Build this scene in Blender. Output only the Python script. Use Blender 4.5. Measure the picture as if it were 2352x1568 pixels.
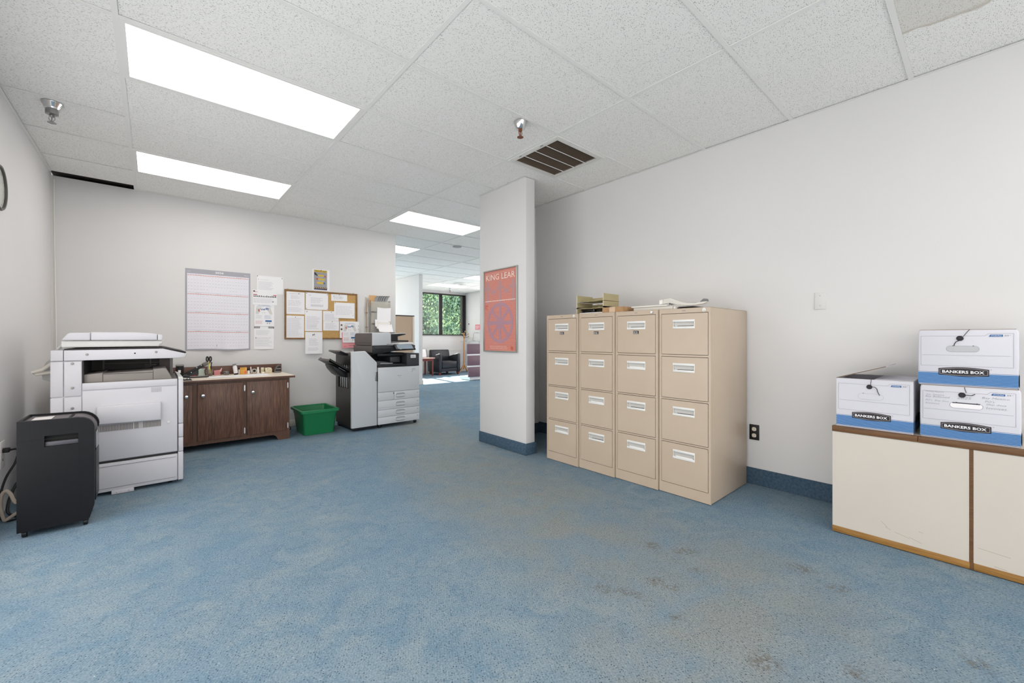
import bpy, bmesh, math, random
from mathutils import Vector, Matrix
random.seed(7)
PI = math.pi
S = bpy.context.scene
for o in list(bpy.data.objects): bpy.data.objects.remove(o)
COL = S.collection
CZ = 2.658          # ceiling height

# ------------------------------------------------------------------ camera, world, sun, exposure
cam_d = bpy.data.cameras.new('camera'); cam = bpy.data.objects.new('camera', cam_d); COL.objects.link(cam)
cam.location = (0, 0, 1.118); cam.rotation_euler = (PI/2, 0, -0.717018)
cam_d.sensor_width = 36; cam_d.lens = 945.7/2352*36; cam_d.shift_y = -7.5/2352; cam_d.clip_end = 200; cam_d.clip_start = .02
S.camera = cam
w = bpy.data.worlds.new('world'); S.world = w; w.use_nodes = True
bgn = w.node_tree.nodes['Background']; bgn.inputs[0].default_value = (1, .98, .955, 1); bgn.inputs[1].default_value = 3.4
sun_d = bpy.data.lights.new('sun', 'SUN'); sun_d.energy = 42; sun_d.angle = .012; sun_d.color = (1, .97, .92)
sun = bpy.data.objects.new('sun', sun_d); COL.objects.link(sun); sun.location = (6, 20, 12)
sun.rotation_euler = Vector((-.10, -1, -.87)).to_track_quat('-Z', 'Y').to_euler()
PANEL = 6.6         # radiance of the ceiling light diffusers
S.view_settings.view_transform = 'Standard'; S.view_settings.look = 'None'; S.view_settings.gamma = 1
S.view_settings.exposure = -0.15; S.view_settings.use_curve_mapping = False

# ------------------------------------------------------------------ materials
def hx(h):
    r = []
    for i in (0, 2, 4):
        v = int(h[i:i+2], 16)/255; r.append(v/12.92 if v <= .04045 else ((v+.055)/1.055)**2.4)
    return (*r, 1)
MATS = {}
def mat(name, col, rough=.5, metal=0, spec=.5, coat=0, emit=0, trans=0, alpha=1, ior=1.45, var=None, vs=8, bump=0, bs=200, wear=None):
    if name in MATS: return MATS[name]
    m = bpy.data.materials.new(name); m.use_nodes = True; nt = m.node_tree; b = nt.nodes['Principled BSDF']
    c = hx(col) if isinstance(col, str) else (*col, 1)
    b.inputs['Base Color'].default_value = c; b.inputs['Roughness'].default_value = rough; b.inputs['Metallic'].default_value = metal
    b.inputs['Specular IOR Level'].default_value = spec; b.inputs['Coat Weight'].default_value = coat; b.inputs['IOR'].default_value = ior
    b.inputs['Transmission Weight'].default_value = trans; b.inputs['Alpha'].default_value = alpha
    if emit: b.inputs['Emission Color'].default_value = c; b.inputs['Emission Strength'].default_value = emit
    N = nt.nodes.new; L = nt.links.new
    tc = None
    if var or bump: tc = N('ShaderNodeTexCoord')
    if var:
        n = N('ShaderNodeTexNoise'); n.inputs['Scale'].default_value = vs; n.inputs['Detail'].default_value = 5
        L(tc.outputs['Object'], n.inputs['Vector'])
        mx = N('ShaderNodeMix'); mx.data_type = 'RGBA'; mx.inputs[6].default_value = c
        mx.inputs[7].default_value = hx(var) if isinstance(var, str) else (*var, 1)
        rp = N('ShaderNodeMapRange'); rp.inputs[1].default_value = .35; rp.inputs[2].default_value = .68
        L(n.outputs['Fac'], rp.inputs[0]); L(rp.outputs[0], mx.inputs[0]); L(mx.outputs[2], b.inputs['Base Color'])
    if bump:
        n2 = N('ShaderNodeTexNoise'); n2.inputs['Scale'].default_value = bs; n2.inputs['Detail'].default_value = 2
        L(tc.outputs['Object'], n2.inputs['Vector'])
        bp = N('ShaderNodeBump'); bp.inputs['Strength'].default_value = bump; bp.inputs['Distance'].default_value = .002
        L(n2.outputs['Fac'], bp.inputs['Height']); L(bp.outputs['Normal'], b.inputs['Normal'])
    MATS[name] = m; return m

def wood(name, c1, c2, c3, axis='Z', scale=1.0, rough=.4, fine=60):
    m = mat(name, c1, rough); nt = m.node_tree; b = nt.nodes['Principled BSDF']; N = nt.nodes.new; L = nt.links.new
    tc = N('ShaderNodeTexCoord'); mp = N('ShaderNodeMapping'); L(tc.outputs['Object'], mp.inputs[0])
    long_, wide = .9*scale, 14*scale
    mp.inputs['Scale'].default_value = {'Z': (wide, wide, long_), 'X': (long_, wide, wide), 'Y': (wide, long_, wide)}[axis]
    n = N('ShaderNodeTexNoise'); n.inputs['Scale'].default_value = 1.6; n.inputs['Detail'].default_value = 3; n.inputs['Distortion'].default_value = .8
    L(mp.outputs[0], n.inputs['Vector'])
    wv = N('ShaderNodeMath'); wv.operation = 'MULTIPLY'; wv.inputs[1].default_value = 9; L(n.outputs['Fac'], wv.inputs[0])
    fr = N('ShaderNodeMath'); fr.operation = 'PINGPONG'; fr.inputs[1].default_value = 1; L(wv.outputs[0], fr.inputs[0])
    mp2 = N('ShaderNodeMapping'); L(tc.outputs['Object'], mp2.inputs[0])
    mp2.inputs['Scale'].default_value = {'Z': (fine, fine, 2), 'X': (2, fine, fine), 'Y': (fine, 2, fine)}[axis]
    n2 = N('ShaderNodeTexNoise'); n2.inputs['Scale'].default_value = 4; n2.inputs['Detail'].default_value = 4; L(mp2.outputs[0], n2.inputs['Vector'])
    a = N('ShaderNodeMix'); a.data_type = 'RGBA'; a.inputs[6].default_value = hx(c1); a.inputs[7].default_value = hx(c2); L(fr.outputs[0], a.inputs[0])
    r = N('ShaderNodeMapRange'); r.inputs[1].default_value = .45; r.inputs[2].default_value = .7; r.inputs[4].default_value = .7; L(n2.outputs['Fac'], r.inputs[0])
    d = N('ShaderNodeMix'); d.data_type = 'RGBA'; L(a.outputs[2], d.inputs[6]); d.inputs[7].default_value = hx(c3); L(r.outputs[0], d.inputs[0])
    L(d.outputs[2], b.inputs['Base Color']); return m

STAINS = ((1.733, 1.001, 0.064, 0.049, -0.72), (2.035, 1.175, 0.052, 0.048, -0.72), (2.106, 1.029, 0.091, 0.047, -0.72), (1.754, 0.917, 0.059, 0.027, -0.73), (2.373, 0.585, 0.074, 0.063, -0.72), (2.312, 0.43, 0.058, 0.041, -0.71), (1.519, 1.122, 0.039, 0.058, -0.73), (1.57, 1.043, 0.048, 0.038, -0.71), (1.591, 0.5, 0.068, 0.055, -0.72), (1.582, 0.818, 0.044, 0.028, -0.72), (1.587, 1.0, 0.038, 0.031, -0.71), (2.132, 0.015, 0.045, 0.056, -0.71), (1.764, 0.288, 0.044, 0.046, -0.72), (1.972, 0.91, 0.062, 0.032, -0.72))
def carpet():
    m = mat('carpet', '6b8ba5', .95, spec=.1); nt = m.node_tree; b = nt.nodes['Principled BSDF']; N = nt.nodes.new; L = nt.links.new
    tc = N('ShaderNodeTexCoord'); P = tc.outputs['Object']
    def noise(s, d=3, vec=P, dist=0):
        n = N('ShaderNodeTexNoise'); n.inputs['Scale'].default_value = s; n.inputs['Detail'].default_value = d; n.inputs['Distortion'].default_value = dist
        L(vec, n.inputs['Vector']); return n.outputs['Fac']
    def rng(f, a, b_, c=0, d=1):
        r = N('ShaderNodeMapRange'); r.inputs[1].default_value = a; r.inputs[2].default_value = b_; r.inputs[3].default_value = c; r.inputs[4].default_value = d
        L(f, r.inputs[0]); return r.outputs[0]
    def mix(f, a, b_):
        x = N('ShaderNodeMix'); x.data_type = 'RGBA'
        L(f, x.inputs[0])
        for s, k in ((a, 6), (b_, 7)):
            if isinstance(s, tuple): x.inputs[k].default_value = s
            else: L(s, x.inputs[k])
        return x.outputs[2]
    def op(o, a, b_):
        x = N('ShaderNodeMath'); x.operation = o
        for s, k in ((a, 0), (b_, 1)):
            if isinstance(s, (int, float)): x.inputs[k].default_value = s
            else: L(s, x.inputs[k])
        x.use_clamp = o != 'SUBTRACT'
        return x.outputs[0]
    base = mix(rng(noise(5.5, 8, dist=1.1), .34, .68), hx('708899'), hx('87969e'))
    base = mix(rng(noise(1.1, 3), .42, .62, 0, .6), base, hx('6c879d'))
    base = mix(rng(noise(13, 7, dist=1.4), .54, .72, 0, .55), base, hx('5c788c'))
    # worn grey traffic path from the front right towards the opening
    sx = N('ShaderNodeSeparateXYZ'); L(P, sx.inputs[0])
    def blob(cx, cy, rx, ry, ang, edge=.6):
        dx = op('SUBTRACT', sx.outputs[0], cx); dy = op('SUBTRACT', sx.outputs[1], cy); c, s = math.cos(ang), math.sin(ang)
        def lin(a1, b1):
            p = N('ShaderNodeMath'); p.operation = 'MULTIPLY'; L(dx, p.inputs[0]); p.inputs[1].default_value = a1
            q = N('ShaderNodeMath'); q.operation = 'MULTIPLY_ADD'; L(dy, q.inputs[0]); q.inputs[1].default_value = b1; L(p.outputs[0], q.inputs[2])
            z = N('ShaderNodeMath'); z.operation = 'MULTIPLY'; L(q.outputs[0], z.inputs[0]); L(q.outputs[0], z.inputs[1]); return z.outputs[0]
        ssum = N('ShaderNodeMath'); ssum.operation = 'ADD'; L(lin(c/rx, s/rx), ssum.inputs[0]); L(lin(-s/ry, c/ry), ssum.inputs[1])
        return rng(ssum.outputs[0], 1, 1-edge, 0, 1)
    path = op('MAXIMUM', blob(1.95, 2.2, 2.6, .75, 1.45, .95), blob(2.55, 4.6, 2.4, .6, 1.35, .95))
    path = op('MAXIMUM', path, blob(1.75, .75, 1.0, .7, .3, .95))
    pm = op('MULTIPLY', path, rng(noise(4, 7, dist=.9), .30, .62, .3, 1))
    base = mix(op('MULTIPLY', pm, .88), base, hx('8a8d89'))
    # brown stains
    st = None
    for (x, y, r1, r2, a) in STAINS:
        q = blob(x, y, r1, r2, a, .9); st = q if st is None else op('MAXIMUM', st, q)
    base = mix(op('MULTIPLY', st, rng(noise(45, 5, dist=1), .42, .6, 0, .75)), base, hx('6a6358'))
    # loop pile: rows of small dark pits between tufts, finer mottling and a few pale fibres
    v = N('ShaderNodeTexVoronoi'); v.inputs['Scale'].default_value = 112; v.inputs['Randomness'].default_value = .45
    rt = N('ShaderNodeMapping'); rt.inputs['Rotation'].default_value = (0, 0, .5); L(P, rt.inputs[0]); L(rt.outputs[0], v.inputs['Vector'])
    wn = N('ShaderNodeTexWhiteNoise'); wn.noise_dimensions = '3D'; L(v.outputs['Position'], wn.inputs[0])
    dots = op('MULTIPLY', rng(v.outputs['Distance'], .36, .12), rng(wn.outputs[0], .15, .9))
    base2 = mix(rng(noise(150, 2), .40, .70, 0, .42), base, hx('3d5266'))
    base2 = mix(rng(noise(110, 2), .54, .74, 0, .38), base2, hx('a5b0b6'))
    base2 = mix(dots, base2, hx('2c3f50'))
    v2 = N('ShaderNodeTexVoronoi'); v2.inputs['Scale'].default_value = 70; L(P, v2.inputs['Vector']); wn2 = N('ShaderNodeTexWhiteNoise'); L(v2.outputs['Position'], wn2.inputs[0])
    base3 = mix(op('MULTIPLY', rng(wn2.outputs[0], .985, .99), rng(v2.outputs['Distance'], .14, .08)), base2, hx('d6d8d6'))
    L(base3, b.inputs['Base Color'])
    bp = N('ShaderNodeBump'); bp.inputs['Strength'].default_value = .6; bp.inputs['Distance'].default_value = .003
    L(v.outputs['Distance'], bp.inputs['Height']); L(bp.outputs[0], b.inputs['Normal'])
    return m

def tilemat(name, stain=False):
    m = mat(name, 'e4e4e0', .95, spec=.15); nt = m.node_tree; b = nt.nodes['Principled BSDF']; N = nt.nodes.new; L = nt.links.new
    tc = N('ShaderNodeTexCoord'); oi = N('ShaderNodeObjectInfo')
    ad = N('ShaderNodeVectorMath'); ad.operation = 'ADD'; L(tc.outputs['Object'], ad.inputs[0]); L(oi.outputs['Location'], ad.inputs[1])
    mp = N('ShaderNodeMapping'); mp.inputs['Scale'].default_value = (1, 2.3, 1); L(ad.outputs[0], mp.inputs[0])
    def spots(sc, thr, dist):
        v = N('ShaderNodeTexVoronoi'); v.inputs['Scale'].default_value = sc; L(mp.outputs[0], v.inputs['Vector'])
        n = N('ShaderNodeTexNoise'); n.inputs['Scale'].default_value = sc*1.7; n.inputs['Detail'].default_value = 3; L(mp.outputs[0], n.inputs['Vector'])
        wn = N('ShaderNodeTexWhiteNoise'); L(v.outputs['Position'], wn.inputs[0])
        r = N('ShaderNodeMapRange'); r.inputs[1].default_value = thr; r.inputs[2].default_value = thr*.5
        d = N('ShaderNodeMath'); d.operation = 'MULTIPLY_ADD'; d.inputs[1].default_value = dist; L(n.outputs['Fac'], d.inputs[0]); L(v.outputs['Distance'], d.inputs[2])
        L(d.outputs[0], r.inputs[0])
        g = N('ShaderNodeMath'); g.operation = 'GREATER_THAN'; g.inputs[1].default_value = .22; L(wn.outputs[0], g.inputs[0])
        mm = N('ShaderNodeMath'); mm.operation = 'MULTIPLY'; L(r.outputs[0], mm.inputs[0]); L(g.outputs[0], mm.inputs[1]); return mm.outputs[0]
    a = spots(75, .62, .60); c = spots(150, .60, .60)
    mxx = N('ShaderNodeMath'); mxx.operation = 'MAXIMUM'; L(a, mxx.inputs[0]); L(c, mxx.inputs[1])
    k = N('ShaderNodeMath'); k.operation = 'MULTIPLY'; k.inputs[1].default_value = .95; L(mxx.outputs[0], k.inputs[0])
    mx = N('ShaderNodeMix'); mx.data_type = 'RGBA'; mx.inputs[6].default_value = hx('f7f6f3'); mx.inputs[7].default_value = hx('6c6b64'); L(k.outputs[0], mx.inputs[0])
    out = mx.outputs[2]
    if stain:
        n = N('ShaderNodeTexNoise'); n.inputs['Scale'].default_value = 3; n.inputs['Detail'].default_value = 4; L(tc.outputs['Object'], n.inputs['Vector'])
        sp = N('ShaderNodeSeparateXYZ'); L(tc.outputs['Object'], sp.inputs[0])
        d = N('ShaderNodeMath'); d.operation = 'MULTIPLY_ADD'; d.inputs[1].default_value = .30; L(n.outputs['Fac'], d.inputs[0]); L(sp.outputs[0], d.inputs[2])
        r = N('ShaderNodeValToRGB'); e = r.color_ramp.elements; L(d.outputs[0], r.inputs[0])
        e[0].position = .145; e[0].color = (.38, .38, .38, 1); e[1].position = .19; e[1].color = (0, 0, 0, 1)
        q = e.new(.175); q.color = (.85, .85, .85, 1)
        s = N('ShaderNodeMix'); s.data_type = 'RGBA'; L(r.outputs[0], s.inputs[0]); L(out, s.inputs[6]); s.inputs[7].default_value = hx('c4bdae'); out = s.outputs[2]
    L(out, b.inputs['Base Color'])
    bp = N('ShaderNodeBump'); bp.invert = True; bp.inputs['Strength'].default_value = .5; bp.inputs['Distance'].default_value = .002; L(mxx.outputs[0], bp.inputs['Height']); L(bp.outputs[0], b.inputs['Normal'])
    return m

WALL = mat('wall_paint', 'dddcdc', .75, spec=.25, var='dad9d9', vs=1.2, bump=.05, bs=90)
TILE = tilemat('ceiling_tile'); TILES = tilemat('ceiling_tile_stained', True)
TEE = mat('ceiling_grid_white', 'eeedea', .5)
CARPET = carpet()
BASEB = mat('carpet_base_blue', '4f6373', .95, spec=.1, var='3d5265', vs=60, bump=.5, bs=300)
PLENUM = mat('plenum_dark', '2a2422', .9)
EMIT = mat('light_diffuser', 'fffaf4', .5, emit=PANEL)
TAN = mat('file_cabinet_tan', 'c2b19e', .30, spec=.5, var='beac98', vs=3, bump=.03, bs=400)
TAN2 = mat('file_cabinet_tan_shaded', 'a89680', .30, spec=.6, var='a3917b', vs=3)  # unused darker tan with the exposed side's shade in its colour
CHROME = mat('brushed_aluminium', 'dcdcdc', .32, metal=.85)
CHR2 = mat('chrome', 'd0d0d0', .12, metal=1)
HPLAS = mat('handle_white', 'dddcd8', .4)
BLACK = mat('black_plastic', '16171a', .4); BLACKM = mat('black_matte', '0b0b0c', .8)
SHRED = mat('shredder_black', '111216', .45, spec=.25, var='15161a', vs=4, bump=.1, bs=500)
SHRT = mat('shredder_top_dusty', '6a6464', .6, var='59545a', vs=20)
COPW = mat('copier_white', 'cecdd3', .5, var='cac9cf', vs=2)
COPL = mat('copier_lid_white', 'd6d6d4', .45)
COPG = mat('copier_grey', '8a8480', .5)
COPD = mat('copier_dark', '2c2a2a', .6)
SEAM = mat('seam_grey', '77767a', .7)
PRW = mat('printer_light_grey', 'c6cace', .42); PRW2 = mat('printer_white_edge', 'e4e6e8', .4)
PRD = mat('printer_charcoal', '36393d', .45); PRB = mat('printer_black', '15171a', .4); PRG = mat('printer_warm_grey', '5e5855', .45)
PRSIDE = mat('finisher_dark_side', '302b29', .4)
SCREEN = mat('touch_screen', '8795a2', .12, coat=.5)
GREEN = mat('green_plastic', '1f7a4c', .38, bump=.1, bs=300)
PAPER = mat('paper_white', 'efeef1', .7); PAPER2 = mat('paper_cream', 'e8e6e0', .75)
INK = mat('ink_grey', 'a0a0a8', .8); INKD = mat('ink_dark', '3a3a40', .8); INKL = mat('ink_light', 'cdcdd4', .8)
RED = mat('ink_red', 'c8503c', .7); BLUE = mat('ink_blue', '2e66a0', .7); PINK = mat('pink_paper', 'f0a0a6', .7)
WAL = wood('walnut_laminate', '6a4a3b', '50382e', '86634f', 'Z', scale=.62, fine=34)
WALF = wood('walnut_frame', '5f4232', '52392d', '6f5040', 'Z')
WALX = wood('walnut_edge', '64463a', '5a3d32', '6d4e40', 'X')
OAK = wood('oak_trim', '9a6f35', '8a602c', 'b08748', 'Y', rough=.5)
OAKD = wood('oak_trim_dark', '6a4828', '5c3c22', '7a5833', 'Y', rough=.5)
CREAM = mat('cream_laminate', 'cfc7bd', .5, var='cbc3b9', vs=2)
CTOP = mat('counter_cream', 'e6d9c8', .4)
CORK = mat('cork', 'c9a56c', .9, var='b88f55', vs=120, bump=.5, bs=200)
CORKF = mat('cork_frame', '8c6a44', .6, var='7c5c3a', vs=30)
BOXW = mat('box_white_board', 'd2d1d9', .7); BOXB = mat('box_blue', '1e5a96', .65); BOXB2 = mat('box_blue_light', '86b2e0', .65)
BOXLN = mat('box_line_print', '85878f', .7); BOXK = mat('box_label_black', '262026', .55); KRAFT = mat('kraft_board', 'b4906a', .85, var='a8845f', vs=30)
KHAKI = mat('khaki_tray', 'b3a882', .5); KHAKID = mat('khaki_light_edge', 'd6cba6', .5)
LEATH = mat('black_leather', '24252b', .35, bump=.2, bs=60); CHERRY = mat('cherry_wood', '7a3a30', .35, var='6a3028', vs=20)
DESKP = mat('desk_purple_laminate', '7a606c', .4); SILV = mat('desk_silver', 'e6e8ea', .3)
def thin(name, tint, rough=.03, op=.0, diff='ffffff'):
    m = mat(name, diff, .3); nt = m.node_tree; b = nt.nodes['Principled BSDF']; N = nt.nodes.new; L = nt.links.new
    tr = N('ShaderNodeBsdfTransparent'); tr.inputs[0].default_value = hx(tint); gl = N('ShaderNodeBsdfGlossy'); gl.inputs['Roughness'].default_value = rough
    f = N('ShaderNodeFresnel'); f.inputs[0].default_value = 1.35; a = N('ShaderNodeMixShader'); L(f.outputs[0], a.inputs[0]); L(tr.outputs[0], a.inputs[1]); L(gl.outputs[0], a.inputs[2])
    c = N('ShaderNodeMixShader'); c.inputs[0].default_value = op; L(a.outputs[0], c.inputs[1]); L(b.outputs[0], c.inputs[2]); L(c.outputs[0], nt.nodes['Material Output'].inputs[0]); return m
GLASS = thin('clear_glass', 'f4f8f8')
WINF = mat('window_frame_black', '0c0b0b', .5)
WHITE = mat('white_plastic', 'e8e6e2', .45); SCR = mat('outlet_dark', '1a1512', .5)
STEEL = mat('steel', '9a9a9a', .3, metal=.9)

# ------------------------------------------------------------------ mesh helpers
def ref(o):
    while o is not None and o.parent is not None: o = o.parent
    return Vector(o.location) if o is not None else Vector((0, 0, 0))
class MB:
    def __init__(s): s.v = []; s.f = []
    def add(s, vs, fs):
        n = len(s.v); s.v += [tuple(p) for p in vs]; s.f += [tuple(i+n for i in f) for f in fs]; return s
    def box(s, x0, x1, y0, y1, z0, z1):
        return s.add([(x0,y0,z0),(x1,y0,z0),(x1,y1,z0),(x0,y1,z0),(x0,y0,z1),(x1,y0,z1),(x1,y1,z1),(x0,y1,z1)],
                     [(0,3,2,1),(4,5,6,7),(0,1,5,4),(1,2,6,5),(2,3,7,6),(3,0,4,7)])
    def prism(s, pts, ax, a, b):            # polygon pts (2D) extruded along ax from a to b
        def m(p, t): return {'x': (t, p[0], p[1]), 'y': (p[0], t, p[1]), 'z': (p[0], p[1], t)}[ax]
        n = len(pts)
        return s.add([m(p, a) for p in pts]+[m(p, b) for p in pts], [tuple(range(n)), tuple(range(2*n-1, n-1, -1))]+[(i, i+n, (i+1) % n+n, (i+1) % n) for i in range(n)])
    def lathe(s, prof, c, n=24, axis='z'):   # prof (r,h)
        base = len(s.v); vs = []; fs = []
        for r, h in prof:
            for k in range(n):
                a = 2*PI*k/n; u, v = r*math.cos(a), r*math.sin(a)
                vs.append({'z': (c[0]+u, c[1]+v, c[2]+h), 'x': (c[0]+h, c[1]+u, c[2]+v), 'y': (c[0]+u, c[1]+h, c[2]+v)}[axis])
        for i in range(len(prof)-1):
            for k in range(n): fs.append((i*n+k, i*n+(k+1) % n, (i+1)*n+(k+1) % n, (i+1)*n+k))
        fs.append(tuple(range(n-1, -1, -1))); fs.append(tuple((len(prof)-1)*n+k for k in range(n)))
        return s.add(vs, fs)
    def tube(s, pts, r, n=8):
        P = [Vector(p) for p in pts]; vs = []; fs = []; up = Vector((.13, .31, .95)).normalized()
        for i, p in enumerate(P):
            t = (P[min(i+1, len(P)-1)]-P[max(i-1, 0)]).normalized(); a = t.cross(up).normalized(); b = t.cross(a)
            rr = r[i] if isinstance(r, (list, tuple)) else r
            for k in range(n): vs.append(p+a*math.cos(2*PI*k/n)*rr+b*math.sin(2*PI*k/n)*rr)
        for i in range(len(P)-1):
            for k in range(n): fs.append((i*n+k, i*n+(k+1) % n, (i+1)*n+(k+1) % n, (i+1)*n+k))
        fs.append(tuple(range(n-1, -1, -1))); fs.append(tuple((len(P)-1)*n+k for k in range(n)))
        return s.add(vs, fs)
    def obox(s, c, ax, ay, az, hx_, hy, hz):  # oriented box
        c = Vector(c); A, B, Cc = Vector(ax).normalized()*hx_, Vector(ay).normalized()*hy, Vector(az).normalized()*hz
        return s.add([c-A-B-Cc, c+A-B-Cc, c+A+B-Cc, c-A+B-Cc, c-A-B+Cc, c+A-B+Cc, c+A+B+Cc, c-A+B+Cc],
                     [(0,3,2,1),(4,5,6,7),(0,1,5,4),(1,2,6,5),(2,3,7,6),(3,0,4,7)])
    def build(s, name, m, parent=None, bevel=0, seg=2, smooth=False, local=False, ang=35, loc=None):
        rf = Vector((0, 0, 0)) if local else ref(parent)
        if loc is not None and parent is None: rf = Vector(loc)
        me = bpy.data.meshes.new(name); me.from_pydata([Vector(p)-rf for p in s.v], [], s.f)
        bm = bmesh.new(); bm.from_mesh(me)
        bmesh.ops.recalc_face_normals(bm, faces=bm.faces)
        if bevel:
            ed = [e for e in bm.edges if len(e.link_faces) == 2 and e.calc_face_angle(0) > .5]
            bmesh.ops.bevel(bm, geom=ed, offset=bevel, segments=seg, profile=.5, affect='EDGES', clamp_overlap=True)
        bm.to_mesh(me); bm.free()
        if bevel or smooth:
            me.polygons.foreach_set('use_smooth', [True]*len(me.polygons)); me.set_sharp_from_angle(angle=math.radians(ang if not bevel else 50))
        for mm in (m if isinstance(m, (list, tuple)) else [m]): me.materials.append(mm)
        o = bpy.data.objects.new(name, me); COL.objects.link(o)
        if parent is not None: o.parent = parent
        elif loc is not None: o.location = loc
        return o
def tag(o, label, cat, group=None):
    o['label'] = label; o['category'] = cat
    if group: o['group'] = group
    return o
def thing(name, label, cat, loc, group=None, rz=0):
    o = bpy.data.objects.new(name, None); COL.objects.link(o); o.location = loc; o.rotation_euler = (0, 0, rz); o.empty_display_size = .1
    return tag(o, label, cat, group)
def box(name, m, parent, x0, x1, y0, y1, z0, z1, bevel=0, **k): return MB().box(min(x0,x1), max(x0,x1), min(y0,y1), max(y0,y1), min(z0,z1), max(z0,z1)).build(name, m, parent, bevel, **k)
def struct(o): o['kind'] = 'structure'; return o
def lab(o, t): o['label'] = t; return o
# frames for flat print: origin, right, up, normal
class FR:
    def __init__(s, o, r, u, n): s.o, s.r, s.u, s.n = map(Vector, (o, r, u, n))
    def p(s, a, b, d=0): return s.o+s.r*a+s.u*b+s.n*d
def quads(fr, rects, d, name, m, parent, th=.0003):
    mb = MB()
    for (a, b, w_, h) in rects:
        P = [fr.p(a, b, d), fr.p(a+w_, b, d), fr.p(a+w_, b+h, d), fr.p(a, b+h, d)]
        mb.add(P, [(0, 1, 2, 3)])
    return mb.build(name, m, parent)
def poly(fr, pts, d, name, m, parent, th=0):
    mb = MB()
    if th:
        n = len(pts); mb.add([fr.p(a, b, d) for a, b in pts]+[fr.p(a, b, d-th) for a, b in pts], [tuple(range(n)), tuple(range(2*n-1, n-1, -1))]+[(i, i+n, (i+1) % n+n, (i+1) % n) for i in range(n)])
    else: mb.add([fr.p(a, b, d) for a, b in pts], [tuple(range(len(pts)))])
    return mb.build(name, m, parent)
def text(s, fr, a, b, w_, h, d, m, parent, name='printed_text', bold=0, italic=0, arc=None):
    cu = bpy.data.curves.new('t', 'FONT'); cu.body = s; cu.size = 1; cu.offset = bold; cu.shear = italic; cu.resolution_u = 2
    to = bpy.data.objects.new('t', cu); COL.objects.link(to)
    me0 = bpy.data.meshes.new_from_object(to.evaluated_get(bpy.context.evaluated_depsgraph_get())); bpy.data.objects.remove(to); bpy.data.curves.remove(cu)
    if not len(me0.vertices): return None
    xs = [v.co.x for v in me0.vertices]; ys = [v.co.y for v in me0.vertices]; x0, x1, y0, y1 = min(xs), max(xs), min(ys), max(ys)
    rf = ref(parent)
    for v in me0.vertices:
        u, q = (v.co.x-x0)/(x1-x0), (v.co.y-y0)/max(y1-y0, 1e-6)
        v.co = fr.p(a+u*w_, b+q*h, d)-rf
    me0.materials.clear(); me0.materials.append(m); me0.name = name
    o = bpy.data.objects.new(name, me0); COL.objects.link(o); o.parent = parent; return o
def lines(fr, a, b, w_, h, rows, d, m, parent, words=6, name='printed_text', fill=.34, ragged=.3, rnd=None):
    r = rnd or random.Random(int(a*1000+b*77)); R_ = []
    lh = h/rows
    for i in range(rows):
        x = a; end = a+w_*(1-ragged*r.random()); y = b+h-(i+1)*lh
        while x < end:
            ww = w_/words*(.4+.9*r.random()); ww = min(ww, end-x)
            R_.append((x, y+lh*.2, ww*.85, lh*fill)); x += ww
    return quads(fr, R_, d, name, m, parent)
def circ(cx, cy, r, n=24, ry=None, a0=0, a1=2*PI): return [(cx+r*math.cos(a0+(a1-a0)*k/n), cy+(ry or r)*math.sin(a0+(a1-a0)*k/n)) for k in range(n)]
def copy_tree(o, parent=None):
    c = o.copy(); COL.objects.link(c); c.parent = parent
    for ch in list(o.children): copy_tree(ch, c)
    return c

# ------------------------------------------------------------------ setting
FL = MB().box(-.85, 8.4, -3.6, 11.9, -.12, 0).build('floor', CARPET); struct(FL)
lwm = MB().box(-.85, -.725, 3.7, 5.79, 0, 2.95).box(-.85, -.725, -3.6, -2.9, 0, 2.95).box(-.85, -.725, -2.9, 3.7, 0, .15).box(-.85, -.725, -2.9, 3.7, 1.75, 2.95).box(-.85, -.725, -.9, -.8, .15, 1.75).box(-.85, -.725, 1.4, 1.5, .15, 1.75)  # unseen openings added here to let in side light
struct(lwm.build('wall_left', WALL))
struct(box('wall_back', WALL, None, -.85, 2.735, 5.79, 5.91, 0, CZ))
wr = MB(); wr.add([(3.48,-3.6,0),(3.6,-3.6,0),(3.6,3.49,0),(3.48,3.49,0),(3.408,-3.6,2.66),(3.6,-3.6,2.66),(3.6,3.49,2.66),(3.408,3.49,2.66),(3.402,-3.6,2.95),(3.6,-3.6,2.95),(3.6,3.49,2.95),(3.402,3.49,2.95)],
    [(0,3,2,1),(0,1,5,4),(2,3,7,6),(3,0,4,7),(1,2,6,5),(4,5,9,8),(6,7,11,10),(7,4,8,11),(5,6,10,9),(8,9,10,11)])
struct(wr.build('wall_right', WALL))
cw = MB().box(2.682, 2.80, 2.875, 3.61, 0, CZ).build('wall_column', WALL, bevel=.004); struct(cw)
struct(box('wall_alcove', WALL, None, 2.80, 8.4, 3.49, 3.61, 0, CZ))
struct(box('wall_wing', WALL, None, 4.83, 4.925, 8.95, 11.7, 0, CZ))
struct(box('wall_hall', WALL, None, -.85, -.73, 5.91, 11.7, 0, 2.95))
struct(MB().box(8.08, 8.2, 10.4, 11.7, 0, 2.95).box(8.08, 8.2, 3.61, 4.0, 0, 2.95).box(8.08, 8.2, 4.0, 10.4, 0, .4).box(8.08, 8.2, 4.0, 10.4, 2.6, 2.95).box(8.08, 8.2, 7.1, 7.2, .4, 2.6).build('wall_side', WALL))  # unseen openings added to brighten the far room
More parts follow.
